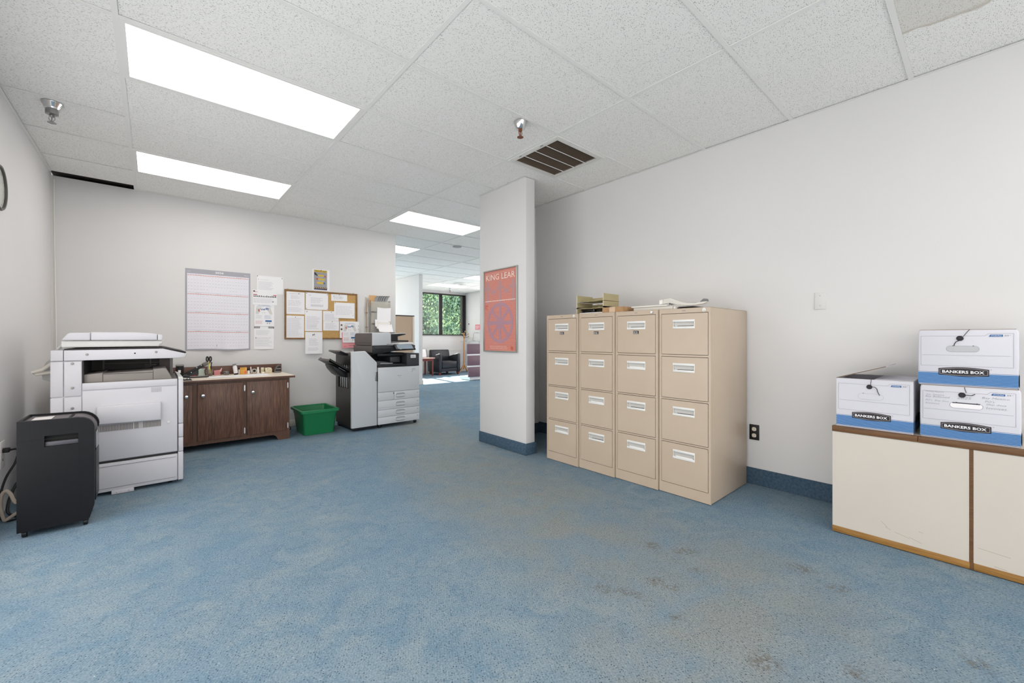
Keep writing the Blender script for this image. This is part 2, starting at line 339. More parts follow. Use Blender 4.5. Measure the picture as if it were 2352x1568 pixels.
# far wall: real window, plus an unseen opening added to brighten the hall
fw = MB().box(-.85, .6, 11.7, 11.85, 0, 2.95).box(4.6, 5.0, 11.7, 11.85, 0, 2.95).box(.6, 4.6, 11.7, 11.85, 0, .9).box(.6, 4.6, 11.7, 11.85, 2.575, 2.95).box(8.0, 8.2, 11.7, 11.85, 0, 2.95).box(5.0, 8.0, 11.7, 11.85, 0, 1.215).box(5.0, 8.0, 11.7, 11.85, 2.575, 2.95)
struct(fw.build('wall_far', WALL))
# wall behind the camera, with unseen openings added for frontal fill light
bw = MB().box(-.85, -.45, -3.72, -3.6, 0, 2.95).box(3.2, 3.6, -3.72, -3.6, 0, 2.95).box(-.45, 3.2, -3.72, -3.6, 0, .25).box(-.45, 3.2, -3.72, -3.6, 2.55, 2.95).box(1.33, 1.42, -3.72, -3.6, .25, 2.55)
struct(bw.build('wall_behind', WALL))
struct(box('baseboard_back', mat('baseboard_white', 'dcdad2', .6), None, -.7, 2.735, 5.778, 5.79, 0, .078, .003))
bb = MB(); bb.add([(3.468,-3.6,0),(3.48,-3.6,0),(3.48,3.49,0),(3.468,3.49,0),(3.464,-3.6,.125),(3.477,-3.6,.125),(3.477,3.49,.125),(3.464,3.49,.125)], [(0,3,2,1),(4,5,6,7),(0,1,5,4),(1,2,6,5),(2,3,7,6),(3,0,4,7)])
struct(bb.build('baseboard_right', BASEB))
cb = MB()
cb.prism([(2.670,2.863),(2.812,2.863),(2.812,3.61),(2.80,3.61),(2.80,2.875),(2.682,2.875),(2.682,3.61),(2.670,3.61)], 'z', 0, .112)
struct(cb.build('baseboard_column', BASEB, bevel=.003))
struct(box('baseboard_alcove', BASEB, None, 2.815, 3.46, 3.478, 3.49, 0, .115))
struct(box('baseboard_far', mat('baseboard_pale', 'd9d6d2', .6), None, 4.93, 8.08, 11.685, 11.70, 0, .10))
struct(box('baseboard_side', MATS['baseboard_pale'], None, 8.068, 8.08, 8.2, 11.68, 0, .10))
struct(box('baseboard_wing', MATS['baseboard_pale'], None, 4.815, 4.94, 8.937, 8.95, 0, .10))
struct(box('trim_1', MATS['baseboard_pale'], None, 4.93, 8.0, 11.69, 11.70, .70, .735))      # chair rail under the far window
struct(box('trim_2', mat('trim_wall_strip', 'dddbd7', .6), None, -.725, -.712, 5.775, 5.79, 0, CZ))   # corner bead
# far window
WF = MB()
wx0, wx1, wz0, wz1 = 5.0, 8.0, 1.215, 2.575
WF.box(wx0, wx1, 11.66, 11.80, wz0, wz0+.03).box(wx0, wx1, 11.66, 11.80, wz1-.03, wz1).box(wx0, wx0+.05, 11.66, 11.80, wz0, wz1).box(7.93, 8.06, 11.66, 11.80, wz0-.01, wz1)
WF.box(7.055, 7.165, 11.70, 11.76, wz0, wz1).box(6.0, 6.1, 11.70, 11.76, wz0, wz1)
wn_ = struct(WF.build('window_1', WINF))
for a, b in ((5.05, 6.0), (6.1, 7.05), (7.165, 7.93)): box('window_pane', GLASS, wn_, a, b, 11.74, 11.746, wz0+.03, wz1-.03)

# ceiling: slab of the plenum + grid + tiles
X0, Y0, DX, DY = -.1367, 2.1143, 1.2192, .6096
ceil = MB().box(-.85, 8.4, -3.72, 11.9, 2.95, 3.02).build('ceiling', PLENUM); struct(ceil)
LIGHTS = {(0, 1): 0, (0, 4): 0, (2, 4): 0, (2, 7): 0, (5, 10): 0, (5, 13): 0, (0, -5): 0, (0, -2): 0, (2, -6): 0, (0, -8): 0, (4, 4): 0, (1, 8): 0, (2, 11): 0}  # hall panels out of sight are added for their light
box('void_shade_top', PLENUM, ceil, -.725, -.150, 5.655, 5.92, CZ+.03, CZ+.04)  # dark sheets added so the gap at the tile edge reads unlit
box('void_shade_side', PLENUM, ceil, -.725, -.150, 5.900, 5.91, CZ+.001, CZ+.03)
tcache = {}
def add_tile(x0, x1, y0, y1, m=TILE, name='ceiling_tile'):
    g = .0015; wx, wy = x1-x0-2*g, y1-y0-2*g
    if wx < .03 or wy < .03: return
    key = (round(wx, 3), round(wy, 3), m.name)
    if key not in tcache:
        o = MB().box(-wx/2, wx/2, -wy/2, wy/2, 0, .015).build(name, m, ceil); tcache[key] = o.data
    else:
        o = bpy.data.objects.new(name, tcache[key]); COL.objects.link(o); o.parent = ceil
    o.location = ((x0+x1)/2, (y0+y1)/2, CZ+.0035+random.uniform(0, .0012))
    o.rotation_euler = (random.uniform(-.0015, .0015), random.uniform(-.0012, .0012), 0)
tees = []
def tee(x0, x1, y0, y1):
    box('ceiling_tee', TEE, ceil, x0, x1, y0, y1, CZ-.001, CZ+.0025)
T = .012
for i in range(-1, 8):
    for j in range(-10, 16):
        x0, x1, y0, y1 = X0+i*DX, X0+(i+1)*DX, Y0+j*DY, Y0+(j+1)*DY
        right = 3.408 if y0 < 3.5 else 8.08
        left = -.725
        if y0 > 3.5 and y0 < 3.73: pass
        cx0, cx1, cy0, cy1 = max(x0, left), min(x1, right), max(y0, -3.6), min(y1, 11.7)
        if y0 < 5.79 < y1 and x0 < 2.7: cy1 = min(cy1, y1)
        if cx1-cx0 < .05 or cy1-cy0 < .05: continue
        if (i, j) in LIGHTS or (i, j) == (-1, 6): continue
        if (i, j) == (-1, 5): cy1 = 5.655
        if (i, j) == (2, 0):
            add_tile(2.925, cx1, cy0+T*.5, cy1-T*.5); continue
        add_tile(cx0+T*.5, cx1-T*.5, cy0+T*.5, cy1-T*.5, TILES if (i, j) == (2, -4) else TILE)
for i in range(0, 8):
    x = X0+i*DX
    y0 = -3.6 if x < 3.408 else 3.73
    tee(x-T, x+T, y0, 11.7)
for j in range(-9, 16):
    y = Y0+j*DY
    for i in range(-1, 7):
        a, b = X0+i*DX+T, X0+(i+1)*DX-T
        if i == -1: a = -.725
        if i == -1 and j == 6: continue
        if y < 3.6 and i == 2: b = 3.408
        if y < 3.73 and i > 2: continue
        tee(a, b, y-T, y+T)
tee(2.902, 2.925, Y0+T, Y0+DY-T)
# wall angle
for n, (a, b, c, d) in enumerate(((3.388, 3.41, -3.6, 3.61), (-.725, -.705, -3.6, 5.64), (-.137, 2.735, 5.772, 5.79), (2.664, 2.682, 2.87, 3.61))):
    struct(box('trim_%d' % (n+3), TEE, None, a, b, c, d, CZ-.0028, CZ-.0012))
# ------------------------------------------------------------------ ceiling lights
LLAB = {(0, 1): 'large lit rectangular ceiling light panel nearest the camera, above the room left of centre',
        (0, 4): 'lit rectangular ceiling light panel beside the back wall, above the wall calendar',
        (2, 4): 'lit rectangular ceiling light panel just beyond the printer, left of the poster column',
        (2, 7): 'lit ceiling light panel partly cut off by the end of the back wall',
        (5, 10): 'lit ceiling light panel in the far room, half hidden by the poster column',
        (5, 13): 'long lit ceiling light panel in the far room right above the window',
        (0, -5): 'lit ceiling light panel behind the camera, second row', (0, -2): 'lit ceiling light panel directly above the camera', (2, -6): 'lit ceiling light panel behind the camera near the right wall',
        (0, -8): 'lit ceiling light panel behind the camera beside the added rear openings', (4, 4): 'added unseen ceiling light panel in the hall behind the poster column', (1, 8): 'added unseen ceiling light panel in the hall behind the back wall',
        (2, 11): 'added unseen ceiling light panel at the far end of the hall behind the wing wall'}
for (i, j) in LIGHTS:
    x0, y0 = X0+i*DX+T, Y0+j*DY+T; x1, y1 = x0+DX-2*T, y0+DY-2*T
    t = thing('ceiling_light', LLAB.get((i, j), 'lit rectangular ceiling light panel outside the view'), 'light', ((x0+x1)/2, (y0+y1)/2, CZ), 'recessed fluorescent ceiling lights')
    fr = MB(); e = .022
    fr.box(x0, x1, y0, y0+e, CZ-.003, CZ+.012).box(x0, x1, y1-e, y1, CZ-.003, CZ+.012).box(x0, x0+e, y0+e, y1-e, CZ-.003, CZ+.012).box(x1-e, x1, y0+e, y1-e, CZ-.003, CZ+.012)
    fr.build('frame', TEE, t)
    box('housing', mat('light_housing', 'dedede', .5), t, x0, x1, y0, y1, CZ+.02, CZ+.09)
    box('diffuser', EMIT, t, x0+e-.002, x1-e+.002, y0+e-.002, y1-e+.002, CZ+.002, CZ+.006)

# ------------------------------------------------------------------ ceiling vent
t = thing('ceiling_vent', 'square ceiling air return vent with dark louvres, in front of the column', 'vent', (2.61, 2.42, CZ))
vx0, vx1, vy0, vy1 = 2.316, 2.900, 2.128, 2.712
box('backing', mat('vent_inside', '241d19', .9), t, vx0, vx1, vy0, vy1, CZ+.05, CZ+.055)
m = MB(); e = .012
m.box(vx0, vx1, vy0, vy0+e, CZ-.006, CZ+.004).box(vx0, vx1, vy1-e, vy1, CZ-.006, CZ+.004).box(vx0, vx0+e, vy0+e, vy1-e, CZ-.006, CZ+.004).box(vx1-e, vx1, vy0+e, vy1-e, CZ-.006, CZ+.004)
m.build('outer_frame', TEE, t)
a0, a1, b0, b1 = vx0+.016, vx1-.016, vy0+.016, vy1-.016; e = .026
m = MB().box(a0, a1, b0, b0+e, CZ-.010, CZ+.012).box(a0, a1, b1-e, b1, CZ-.010, CZ+.012).box(a0, a0+e, b0+e, b1-e, CZ-.010, CZ+.012).box(a1-e, a1, b0+e, b1-e, CZ-.010, CZ+.012)
m.build('inner_frame', mat('vent_white', 'e0deda', .5), t)
bh = (b1-b0-2*e)/4
for k in range(1, 4): box('divider_bar', MATS['vent_white'], t, a0+e, a1-e, b0+e+k*bh-.003, b0+e+k*bh+.003, CZ-.009, CZ-.004)
slat = mat('vent_louvre', '8a796a', .6)
proto = None
for k in range(4):
    cores = []
    for q in range(11):
        y = b0+e+k*bh+.006+q*bh/9
        if proto is None:
            proto = MB().obox((0, 0, 0), (1, 0, 0), (0, .5, .87), (0, -.87, .5), (a1-a0-2*e)/2, .008, .0009).build('louvre', slat, t, local=True); o = proto
        else: o = proto.copy(); COL.objects.link(o); o.parent = t
        o.location = Vector(((a0+a1)/2, y, CZ+.006))-Vector(t.location)
for (x, y) in ((2.34, 2.3), (2.34, 2.55)): box('latch', SEAM, t, vx0+.013, vx0+.018, y, y+.03, CZ-.012, CZ-.009)

# ------------------------------------------------------------------ sprinklers
def sprinkler(x, y, sc, label, drop=1.0, copper=False):
    t = thing('sprinkler_head', label, 'sprinkler', (x, y, CZ), 'ceiling sprinkler heads')
    MB().lathe([(.046*sc, 0), (.045*sc, -.004), (.034*sc, -.022*sc), (.031*sc, -.034*sc), (.028*sc, -.036*sc)] if not copper else [(.040*sc, 0), (.039*sc, -.006), (.025*sc, -.040*sc), (.020*sc, -.044*sc)], (x, y, CZ-.001)).build('escutcheon', CHR2, t, smooth=True)
    z = CZ-(.036 if not copper else .044)*sc
    if not copper: MB().lathe([(.027*sc, 0), (.027*sc, -.028*sc), (.022*sc, -.031*sc)], (x, y, z)).build('cup', STEEL, t, smooth=True); z -= .030*sc
    mm = STEEL if not copper else mat('copper', '8a5a44', .4, metal=.7)
    MB().lathe([(.011*sc, 0), (.012*sc, -.008*sc), (.007*sc, -.014*sc)], (x, y, z)).build('nozzle', mm, t, smooth=True)
    m = MB()
    for sgn in (-1, 1): m.tube([(x+sgn*.010*sc, y, z-.010*sc), (x+sgn*.013*sc, y, z-.022*sc), (x+sgn*.003*sc, y, z-.040*sc)], .0022*sc, 6)
    m.tube([(x, y, z-.012*sc), (x, y, z-.044*sc)], .003*sc, 6); m.build('frame_arms', mm, t, smooth=True)
    m = MB().lathe([(.004*sc, 0), (.018*sc, -.004*sc), (.019*sc, -.006*sc), (.004*sc, -.004*sc)], (x, y, z-.040*sc), 16); m.build('deflector', mm, t, smooth=True)
sprinkler(-.500, 4.018, 1.15, 'chrome sprinkler head on the ceiling near the left wall')
sprinkler(1.972, 2.172, 1.22, 'chrome sprinkler head hanging left of the square ceiling vent', copper=True)
sprinkler(6.95, 10.9, 1.3, 'small sprinkler head hanging in front of the far window', copper=True)
t = thing('ceiling_disc', 'small flat round cover on the ceiling beyond the column', 'ceiling cover', (3.852, 5.821, CZ))
MB().lathe([(.075, 0), (.073, -.008), (.03, -.012)], (3.852, 5.821, CZ-.001)).build('cover', mat('disc_grey', 'a8a9a6', .6), t, smooth=True)
t = thing('ceiling_diffuser', 'round white air diffuser on the far room ceiling', 'vent', (6.55, 9.72, CZ))
for r in (.20, .14, .08): MB().lathe([(r, 0), (r*.9, -.02), (r*.75, -.02), (r*.7, -.004)], (6.55, 9.72, CZ-.002), 32).build('ring', TEE, t, smooth=True)

# ------------------------------------------------------------------ wall clock, cords, outlet on the left wall
t = thing('wall_clock', 'round wall clock with a dark rim, cut off by the left photo edge', 'clock', (-.725, 3.968, 2.042))
MB().lathe([(.138, 0), (.140, .018), (.134, .026), (.126, .024), (.126, .012), (.02, .012)], (-.725, 3.968, 2.042), 48, 'x').build('rim', mat('clock_rim', '57554f', .35), t, smooth=True)
MB().lathe([(.127, 0), (.127, .012)], (-.724, 3.968, 2.042), 48, 'x').build('face', mat('clock_face', 'c9cac4', .3), t)
fr = FR((-.711, 3.968, 2.042), (0, -1, 0), (0, 0, 1), (1, 0, 0))
quads(fr, [(-.003, -.01, .006, .09), (-.002, -.012, .07, .004)], 0, 'clock_hand', INKD, t)
quads(fr, [(.108*math.sin(k*PI/6)-.002, .108*math.cos(k*PI/6)-.005, .004, .010) for k in range(12)], 0, 'hour_mark', INKD, t)

t = thing('wall_outlet', 'white wall outlet plate with a plug, behind the shredder', 'outlet', (-.725, 4.10, .30))
box('plate', WHITE, t, -.725, -.718, 4.04, 4.15, .295, .465, .003)
box('plug', BLACK, t, -.718, -.688, 4.07, 4.11, .392, .420, .006)
for z in (.34, .41): box('socket', mat('outlet_slot', '6a4a3c', .6), t, -.7185, -.7168, 4.082, 4.088, z, z+.016)
def cord(pts, r, m, label, name='power_cord', grp=None, cat='cord', sub=5):
    P = [Vector(p) for p in pts]; out = []
    for i in range(len(P)-1):
        p0, p1, p2, p3 = P[max(i-1, 0)], P[i], P[i+1], P[min(i+2, len(P)-1)]
        for k in range(sub):
            s_ = k/sub; out.append(.5*((2*p1)+(-p0+p2)*s_+(2*p0-5*p1+4*p2-p3)*s_*s_+(-p0+3*p1-3*p2+p3)*s_**3))
    out.append(P[-1])
    return tag(MB().tube(out, r).build(name, m, None, smooth=True, ang=80, loc=tuple(P[0])), label, cat, grp)
cord([(-.69, 4.09, .405), (-.655, 4.08, .402), (-.660, 4.05, .33), (-.690, 4.00, .25), (-.705, 3.96, .15), (-.700, 3.93, .03), (-.66, 3.90, .008), (-.60, 3.95, .008)], .006, BLACK, 'black power cord running down from the left wall outlet', grp='cords behind the shredder')
cord([(-.60, 4.02, .33), (-.625, 4.0, .25), (-.660, 3.96, .16), (-.665, 3.9, .06), (-.62, 3.93, .01)], .008, BLACK, 'thick black cable dangling beside the shredder', grp='cords behind the shredder')
cord([(-.56, 3.86, .19), (-.60, 3.88, .15), (-.633, 3.90, .11), (-.655, 3.90, .17), (-.674, 3.90, .192), (-.690, 3.90, .165), (-.694, 3.90, .10), (-.682, 3.90, .030), (-.675, 3.90, .014), (-.655, 3.90, .028), (-.62, 3.88, .055), (-.57, 3.86, .07)], .0095, mat('cord_beige', 'b3a698', .6), 'thick beige cable looped on the carpet left of the shredder', grp='cords behind the shredder')
cord([(-.706, 5.77, 2.62), (-.700, 5.77, 1.9), (-.692, 5.77, 1.3), (-.69, 5.765, .9), (-.70, 5.76, .05)], .004, mat('cord_white', 'e9e7e3', .6), 'thin white cable running down the corner of the left and back walls', cat='cable')

# ------------------------------------------------------------------ shredder
t = thing('paper_shredder', 'black office paper shredder on casters at the left edge', 'shredder', (-.42, 3.68, 0))
sx0, sx1, sy0, sy1, szb, szt = -.570, -.266, 3.52, 3.835, .035, .652
def rc(x1, z1, r, n=7): return [(x1-r+r*math.sin(PI/2*k/n), z1-r+r*math.cos(PI/2*k/n)) for k in range(n+1)]
m = MB(); prof = [(sx0, szb), (sx0, szt)] + rc(sx1, szt-.004, .085) + [(sx1, .12), (sx1-.02, .045), (sx1-.055, szb)]
hx0, hx1, hz0, hz1 = -.467, -.333, .497, .560
m.prism([(sx0+.004, szb), (sx0+.004, szt-.03), (sx1-.09, szt-.03), (sx1-.012, .55), (sx1-.006, .12), (sx1-.03, .045), (sx1-.055, szb)], 'y', sy0+.03, sy1-.012)
m.build('body', SHRED, t)
m = MB()      # front skin round the grip opening
m.prism([(sx0, szb), (hx0, szb), (hx0, szt-.001), (sx0, szt)], 'y', sy0, sy0+.03)
m.prism([(hx0, szb), (hx1, szb), (hx1, hz0), (hx0, hz0)], 'y', sy0, sy0+.03)
m.prism([(hx0, hz1), (hx1, hz1), (hx1, szt-.002), (hx0, szt-.001)], 'y', sy0, sy0+.03)
m.prism([(hx1, szb), (hx1, szt-.002)] + rc(sx1, szt-.004, .06) + [(sx1, .12), (sx1-.02, .045), (sx1-.055, szb)], 'y', sy0, sy0+.03)
m.build('front_shell', SHRED, t)
m = MB().prism([(sx0, szb)]+[(sx0, szt)]+rc(sx1, szt-.004, .085)+[(sx1-.004, .54), (sx1-.014, .55)]+[(p[0]-.016, p[1]-.014) for p in reversed(rc(sx1, szt-.004, .085))]+[(sx0+.012, szt-.012), (sx0+.012, szb)], 'y', sy1-.014, sy1)
m.build('rear_shell', SHRED, t)
box('side_shell', SHRED, t, sx0, sx0+.010, sy0+.03, sy1-.014, szb, szt)
m = MB().prism([(sx0+.01, szt-.035), (sx0+.01, szt-.014)]+[(p[0]-.008, p[1]-.012) for p in rc(sx1, szt-.004, .085)]+[(sx1-.02, .50)], 'y', sy0+.03, sy1-.014)
lab(m.build('top_panel', SHRT, t, smooth=True), 'dusty grey top with a feed slot')
box('feed_slot', BLACKM, t, -.385, -.372, sy0+.07, sy1-.05, szt-.0139, szt-.012)
box('instruction_sticker', mat('sticker_grey', 'c9c4c2', .6), t, -.535, -.455, sy0+.08, sy1-.07, szt-.0139, szt-.0125)
box('grip_recess', mat('grip_grey', '4a4a52', .4), t, hx0, hx1, sy0+.012, sy0+.029, hz0, hz0+.026, .002)
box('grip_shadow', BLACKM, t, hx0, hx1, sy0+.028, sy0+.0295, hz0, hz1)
m = MB().box(sx0+.002, -.333, sy0-.0008, sy0, .541, .543).box(-.3315, -.3295, sy0-.0008, sy0, .04, .497).box(sx0+.3, sx1-.002, sy0-.0008, sy0, .541, .543).box(-.3315, sx1-.014, sy0-.0008, sy0, .095, .097)
m.build('seam', BLACKM, t)
box('view_window', mat('bin_window', '9a9a9e', .2), t, sx1-.001, sx1+.003, sy0+.09, sy1-.09, .44, .54, .001)
box('door_edge', BLACK, t, sx1-.003, sx1+.002, sy0+.06, sy1-.06, .13, .43, .001)
for (x, y) in ((-.545, 3.55), (-.305, 3.55), (-.545, 3.80), (-.305, 3.80)):
    c = MB().lathe([(.016, -.010), (.019, -.008), (.019, .008), (.016, .010)], (x, y, .019), 16, 'x').build('caster', BLACK, t, smooth=True)
    box('caster_fork', BLACK, c, x-.014, x+.014, y-.014, y+.014, .028, .038, .003)

# ------------------------------------------------------------------ old white copier
t = thing('photocopier', 'large old white office photocopier beside the left wall', 'photocopier', (-.17, 4.41, 0))
FY = 4.09; BY = 4.74; XL, XM, XR = -.517, .143, .177
box('base_cabinet', COPW, t, XL, XM, FY+.004, BY, .025, .228, .006)
m = MB().box(-.312, -.308, FY+.001, FY+.005, .028, .225).box(XL+.02, XM-.012, FY+.002, FY+.005, .205, .207).box(XL+.02, XM-.012, FY+.002, FY+.005, .050, .052)
m.build('base_seam', SEAM, t)
box('shadow_gap', COPD, t, XL+.015, XM, FY+.02, BY-.02, .226, .246)
box('main_body', COPW, t, XL+.004, XM, FY+.008, BY, .245, .800, .004)
box('body_panel', COPW, t, -.368, XM-.002, FY, FY+.010, .250, .752, .003)
box('body_panel', COPW, t, -.368, XM-.002, FY, FY+.010, .757, .806, .003)
box('body_panel', COPW, t, -.454, -.372, FY, FY+.010, .250, .716, .003)
box('body_panel', COPW, t, -.454, -.372, FY, FY+.010, .721, .958, .003)
box('body_panel', COPW, t, XL, -.458, FY, FY+.010, .250, .716, .003)
box('body_panel', COPW, t, XL, -.458, FY, FY+.010, .721, .958, .003)
box('rear_tower', COPW, t, XL+.004, -.368, FY+.010, BY, .800, .962)
box('cavity_back', COPD, t, -.368, .12, BY-.16, BY, .800, .962)
box('cavity_side', COPD, t, -.370, -.362, FY+.01, BY-.16, .806, .960)
m = MB().box(-.30, -.29, BY-.17, BY-.155, .82, .95).box(-.30, .09, BY-.175, BY-.16, .915, .919).box(-.02, -.012, BY-.178, BY-.16, .87, .95).box(-.05, .02, BY-.178, BY-.16, .875, .882).box(-.05, .02, BY-.178, BY-.16, .893, .90)
m.build('output_rollers', mat('copier_mid', '55524f', .5), t)
box('corner_post', mat('copier_post', '8f8a88', .5), t, .106, .128, BY-.19, BY, .79, .962, .003)
box('cavity_wall_panel', mat('copier_brown_grey', '4f4744', .55), t, .04, .106, BY-.185, BY-.160, .80, .962)
m = MB().prism([(-.368, .806), (-.368, .862), (-.27, .872), (-.27, .865), (0, .877), (0, .884), (.06, .890), (.075, .887), (.112, .806)], 'y', FY+.035, BY-.16)
lab(m.build('output_tray', COPG, t, bevel=.003), 'grey output tray inside the opening')
m = MB().box(-.2705, -.2685, FY+.0335, FY+.036, .808, .862).box(-.001, .001, FY+.0335, FY+.036, .808, .876).box(-.27, 0, FY+.034, FY+.036, .861, .8635)
m.build('tray_seam', BLACKM, t)
box('tray_shelf', COPG, t, -.368, XM, FY+.01, BY-.02, .798, .807)
# front cover edges seen from the side
for z0, z1 in ((.245, .352), (.356, .458), (.462, .800)): box('front_cover', COPW, t, XM+.004, XR, FY-.002, BY, z0, z1, .004)
box('front_cover', COPW, t, XM+.002, XR, FY-.002, BY, .025, .241, .004)
m = MB().prism([(XM+.004, .800), (XR, .800), (XR, .812), (XM+.004, .824)], 'y', FY-.002, BY); m.build('cover_top_edge', COPL, t, bevel=.002)
# scanner unit
m = MB().prism([(XL+.001, .964), (XL+.001, 1.036), (-.458, 1.036), (-.458, .964)], 'y', FY-.001, BY); m.build('scanner_side', COPW, t, bevel=.003)
m = MB().prism([(-.455, .964), (-.455, 1.036), (.056, 1.040), (.186, 1.002), (.196, .990), (.180, .968), (.12, .966)], 'y', FY-.003, BY); m.build('scanner_unit', COPW, t, bevel=.004)
m = MB().prism([(-.455, 1.038), (-.455, 1.046), (.040, 1.052), (.070, 1.050), (.192, 1.014), (.196, 1.008), (.190, 1.003), (.056, 1.041)], 'y', FY-.001, BY-.01); m.build('control_panel_edge', mat('copier_black_trim', '1c1718', .45), t, bevel=.002)
m = MB().prism([(.176, .972), (.190, .972), (.199, .992), (.197, 1.002), (.185, 1.001)], 'y', FY-.005, BY); m.build('control_panel_tip', mat('copier_tip', 'b9b9b6', .45), t, bevel=.002)
# lid + feeder
m = MB().prism([(-.468, 1.054), (-.472, 1.064), (-.470, 1.100), (.054, 1.100), (.054, 1.076), (.038, 1.073), (.036, 1.056)], 'y', FY+.03, BY-.04); m.build('platen_lid', COPL, t, bevel=.005)
m = MB().prism([(-.468, 1.104), (-.440, 1.150), (-.428, 1.156), (-.33, 1.158), (-.33, 1.104)], 'y', FY+.01, BY-.06); m.build('feeder_cover', COPW, t, bevel=.006)
m = MB().prism([(-.328, 1.104), (-.328, 1.160), (-.10, 1.162), (0, 1.155), (.024, 1.150), (.024, 1.104)], 'y', FY+.01, BY-.06); m.build('feeder_cover', COPW, t, bevel=.006)
m = MB().prism([(.027, 1.104), (.027, 1.150), (.050, 1.143), (.054, 1.137), (.054, 1.108), (.050, 1.104)], 'y', FY+.012, BY-.06); m.build('feeder_end_cap', COPW, t, bevel=.004)
m = MB().tube([(-.51, 4.3, 1.036), (-.475, 4.3, 1.085), (-.462, 4.3, 1.10)], .009); m.build('lid_hinge', COPL, t, smooth=True)
# handle, grille, vent, button, screws
m = MB().prism([(-.298, .640), (-.298, .512), (.047, .505), (.047, .640)], 'y', FY-.032, FY+.002); m.build('side_grip', COPW, t, bevel=.009)
box('grille', mat('grille_light', 'b9b4b6', .6), t, -.298, .048, FY-.0015, FY+.002, .455, .503)
quads(FR((0, FY-.002, 0), (1, 0, 0), (0, 0, 1), (0, -1, 0)), [(-.296+k*.0078, .457, .0034, .044) for k in range(44) if k not in (24, 28, 29, 30)], 0, 'grille_slots', mat('slot_dark', '5c5650', .8), t)
quads(FR((0, FY-.001, 0), (1, 0, 0), (0, 0, 1), (0, -1, 0)), [(-.01+i*.006, .715+j*.006, .003, .004) for i in range(10) for j in range(6)], 0, 'speaker_slots', mat('slot_mid', '9a9698', .8), t)
box('square_button', COPL, t, .080, .097, FY-.004, FY, .470, .488, .002)
for (x, z) in ((-.415, .945), (-.415, .779), (-.415, .640), (-.345, 1.005), (.018, 1.015)):
    MB().lathe([(.0085, 0), (.008, -.003), (.002, -.004)], (x, FY-.0025, z), 14, 'y').build('screw', mat('screw_grey', '8d8d8a', .4, metal=.5), t, smooth=True)
MB().lathe([(.005, 0), (.005, -.001)], (-.10, FY-.0035, 1.008), 12, 'y').build('screw_hole', BLACKM, t)
box('foot_tab', COPW, t, -.224, -.105, FY-.006, FY+.03, .002, .028, .003)
quads(FR((0, FY-.0065, 0), (1, 0, 0), (0, 0, 1), (0, -1, 0)), [(-.20, .010, .006, .004), (-.136, .012, .006, .004)], 0, 'tab_slots', SEAM, t)
for (x, y) in ((-.45, 4.16), (.10, 4.16), (-.45, 4.66), (.10, 4.66)): MB().lathe([(.02, -.015), (.024, -.01), (.024, .01), (.02, .015)], (x, y, .0245), 14, 'x').build('caster', BLACK, t, smooth=True)
# bypass tray and grey side unit towards the wall
m = MB().prism([(-.517, .80), (-.517, .99), (-.560, .955), (-.585, .90), (-.580, .83)], 'y', 4.30, 4.62); lab(m.build('side_unit', mat('side_unit_grey', 'b5b4b2', .5), t, bevel=.004), 'light grey unit on the wall side')
m = MB().tube([(-.52, 4.25, .95), (-.575, 4.24, .90), (-.615, 4.24, .885), (-.605, 4.25, .870), (-.52, 4.26, .885)], .012); m.build('side_lever', mat('lever_ivory', 'd6d0c6', .5), t, smooth=True)

# ------------------------------------------------------------------ walnut cabinet and counter
t = thing('base_cabinet', 'walnut laminate base cabinet with round knobs under the calendar', 'cabinet', (.5, 5.35, 0))
CX0, CX1, CFY, CBY = -.50, 1.149, 5.10, 5.70
box('carcass', WALF, t, CX0, CX1-.012, CFY+.010, CBY, .07, .679)
m = MB()
for a, b in ((CX0, CX0+.03), (-.115, -.088), (.295, .326), (.708, .742), (1.118, CX1)): m.box(a, b, CFY, CFY+.018, .06, .680)
m.box(CX0, CX1, CFY+.0006, CFY+.0175, .655, .680); m.box(CX0, CX1, CFY+.0006, CFY+.0175, .062, .100)
m.build('face_frame', WALF, t)
m = MB().prism([(1.1485, .0), (1.1485, .0615), (.96, .0615), (.975, .0612), (.985, .062), (1.010, .050), (1.026, .030), (1.036, .002), (1.060, .0)], 'y', CFY+.0003, CFY+.018)
m.build('bracket_foot', WALF, t)
m = MB().prism([(CX0, .0), (CX0, .07), (CX0+.19, .07), (CX0+.165, .062), (CX0+.14, .050), (CX0+.123, .030), (CX0+.113, .002)], 'y', CFY, CFY+.018)
m.build('bracket_foot', WALF, t)
box('side_panel', WALF, t, CX1-.012, CX1-.0003, CFY+.018, CBY, 0, .680)
for (a, b, kx, hxx) in ((-.475, -.118, -.15, -.49), (-.085, .292, .243, -.1), (.329, .706, .372, .724), (.744, 1.116, .794, 1.131)):
    d = box('door', WAL, t, a, b, CFY-.016, CFY, .101, .660, .002)
    MB().lathe([(.006, 0), (.007, -.012), (.016, -.020), (.018, -.026), (.014, -.032), (.004, -.033)], (kx, CFY-.016, .550), 20, 'y').build('knob', CHR2, d, smooth=True)
    for z in (.150, .595):
        m = MB().prism(circ(hxx, z+.012, .006, 12, .022), 'y', CFY-.006, CFY).prism(circ(hxx, z-.010, .006, 12, .022), 'y', CFY-.006, CFY).box(hxx-.003, hxx+.003, CFY-.009, CFY-.002, z-.025, z+.025)
        m.build('hinge', CHROME, t)
CT = .705
t = thing('countertop', 'cream countertop with walnut front edge and low backsplash', 'countertop', (.5, 5.35, .682))
box('slab', WALX, t, CX0-.03, 1.198, 5.060, 5.72, .6815, .7035, .001)
box('laminate_surface', CTOP, t, CX0-.03, 1.197, 5.061, 5.70, .7035, CT)
box('backsplash', WALX, t, CX0-.03, 1.195, 5.700, 5.720, .7035, .803, .001)

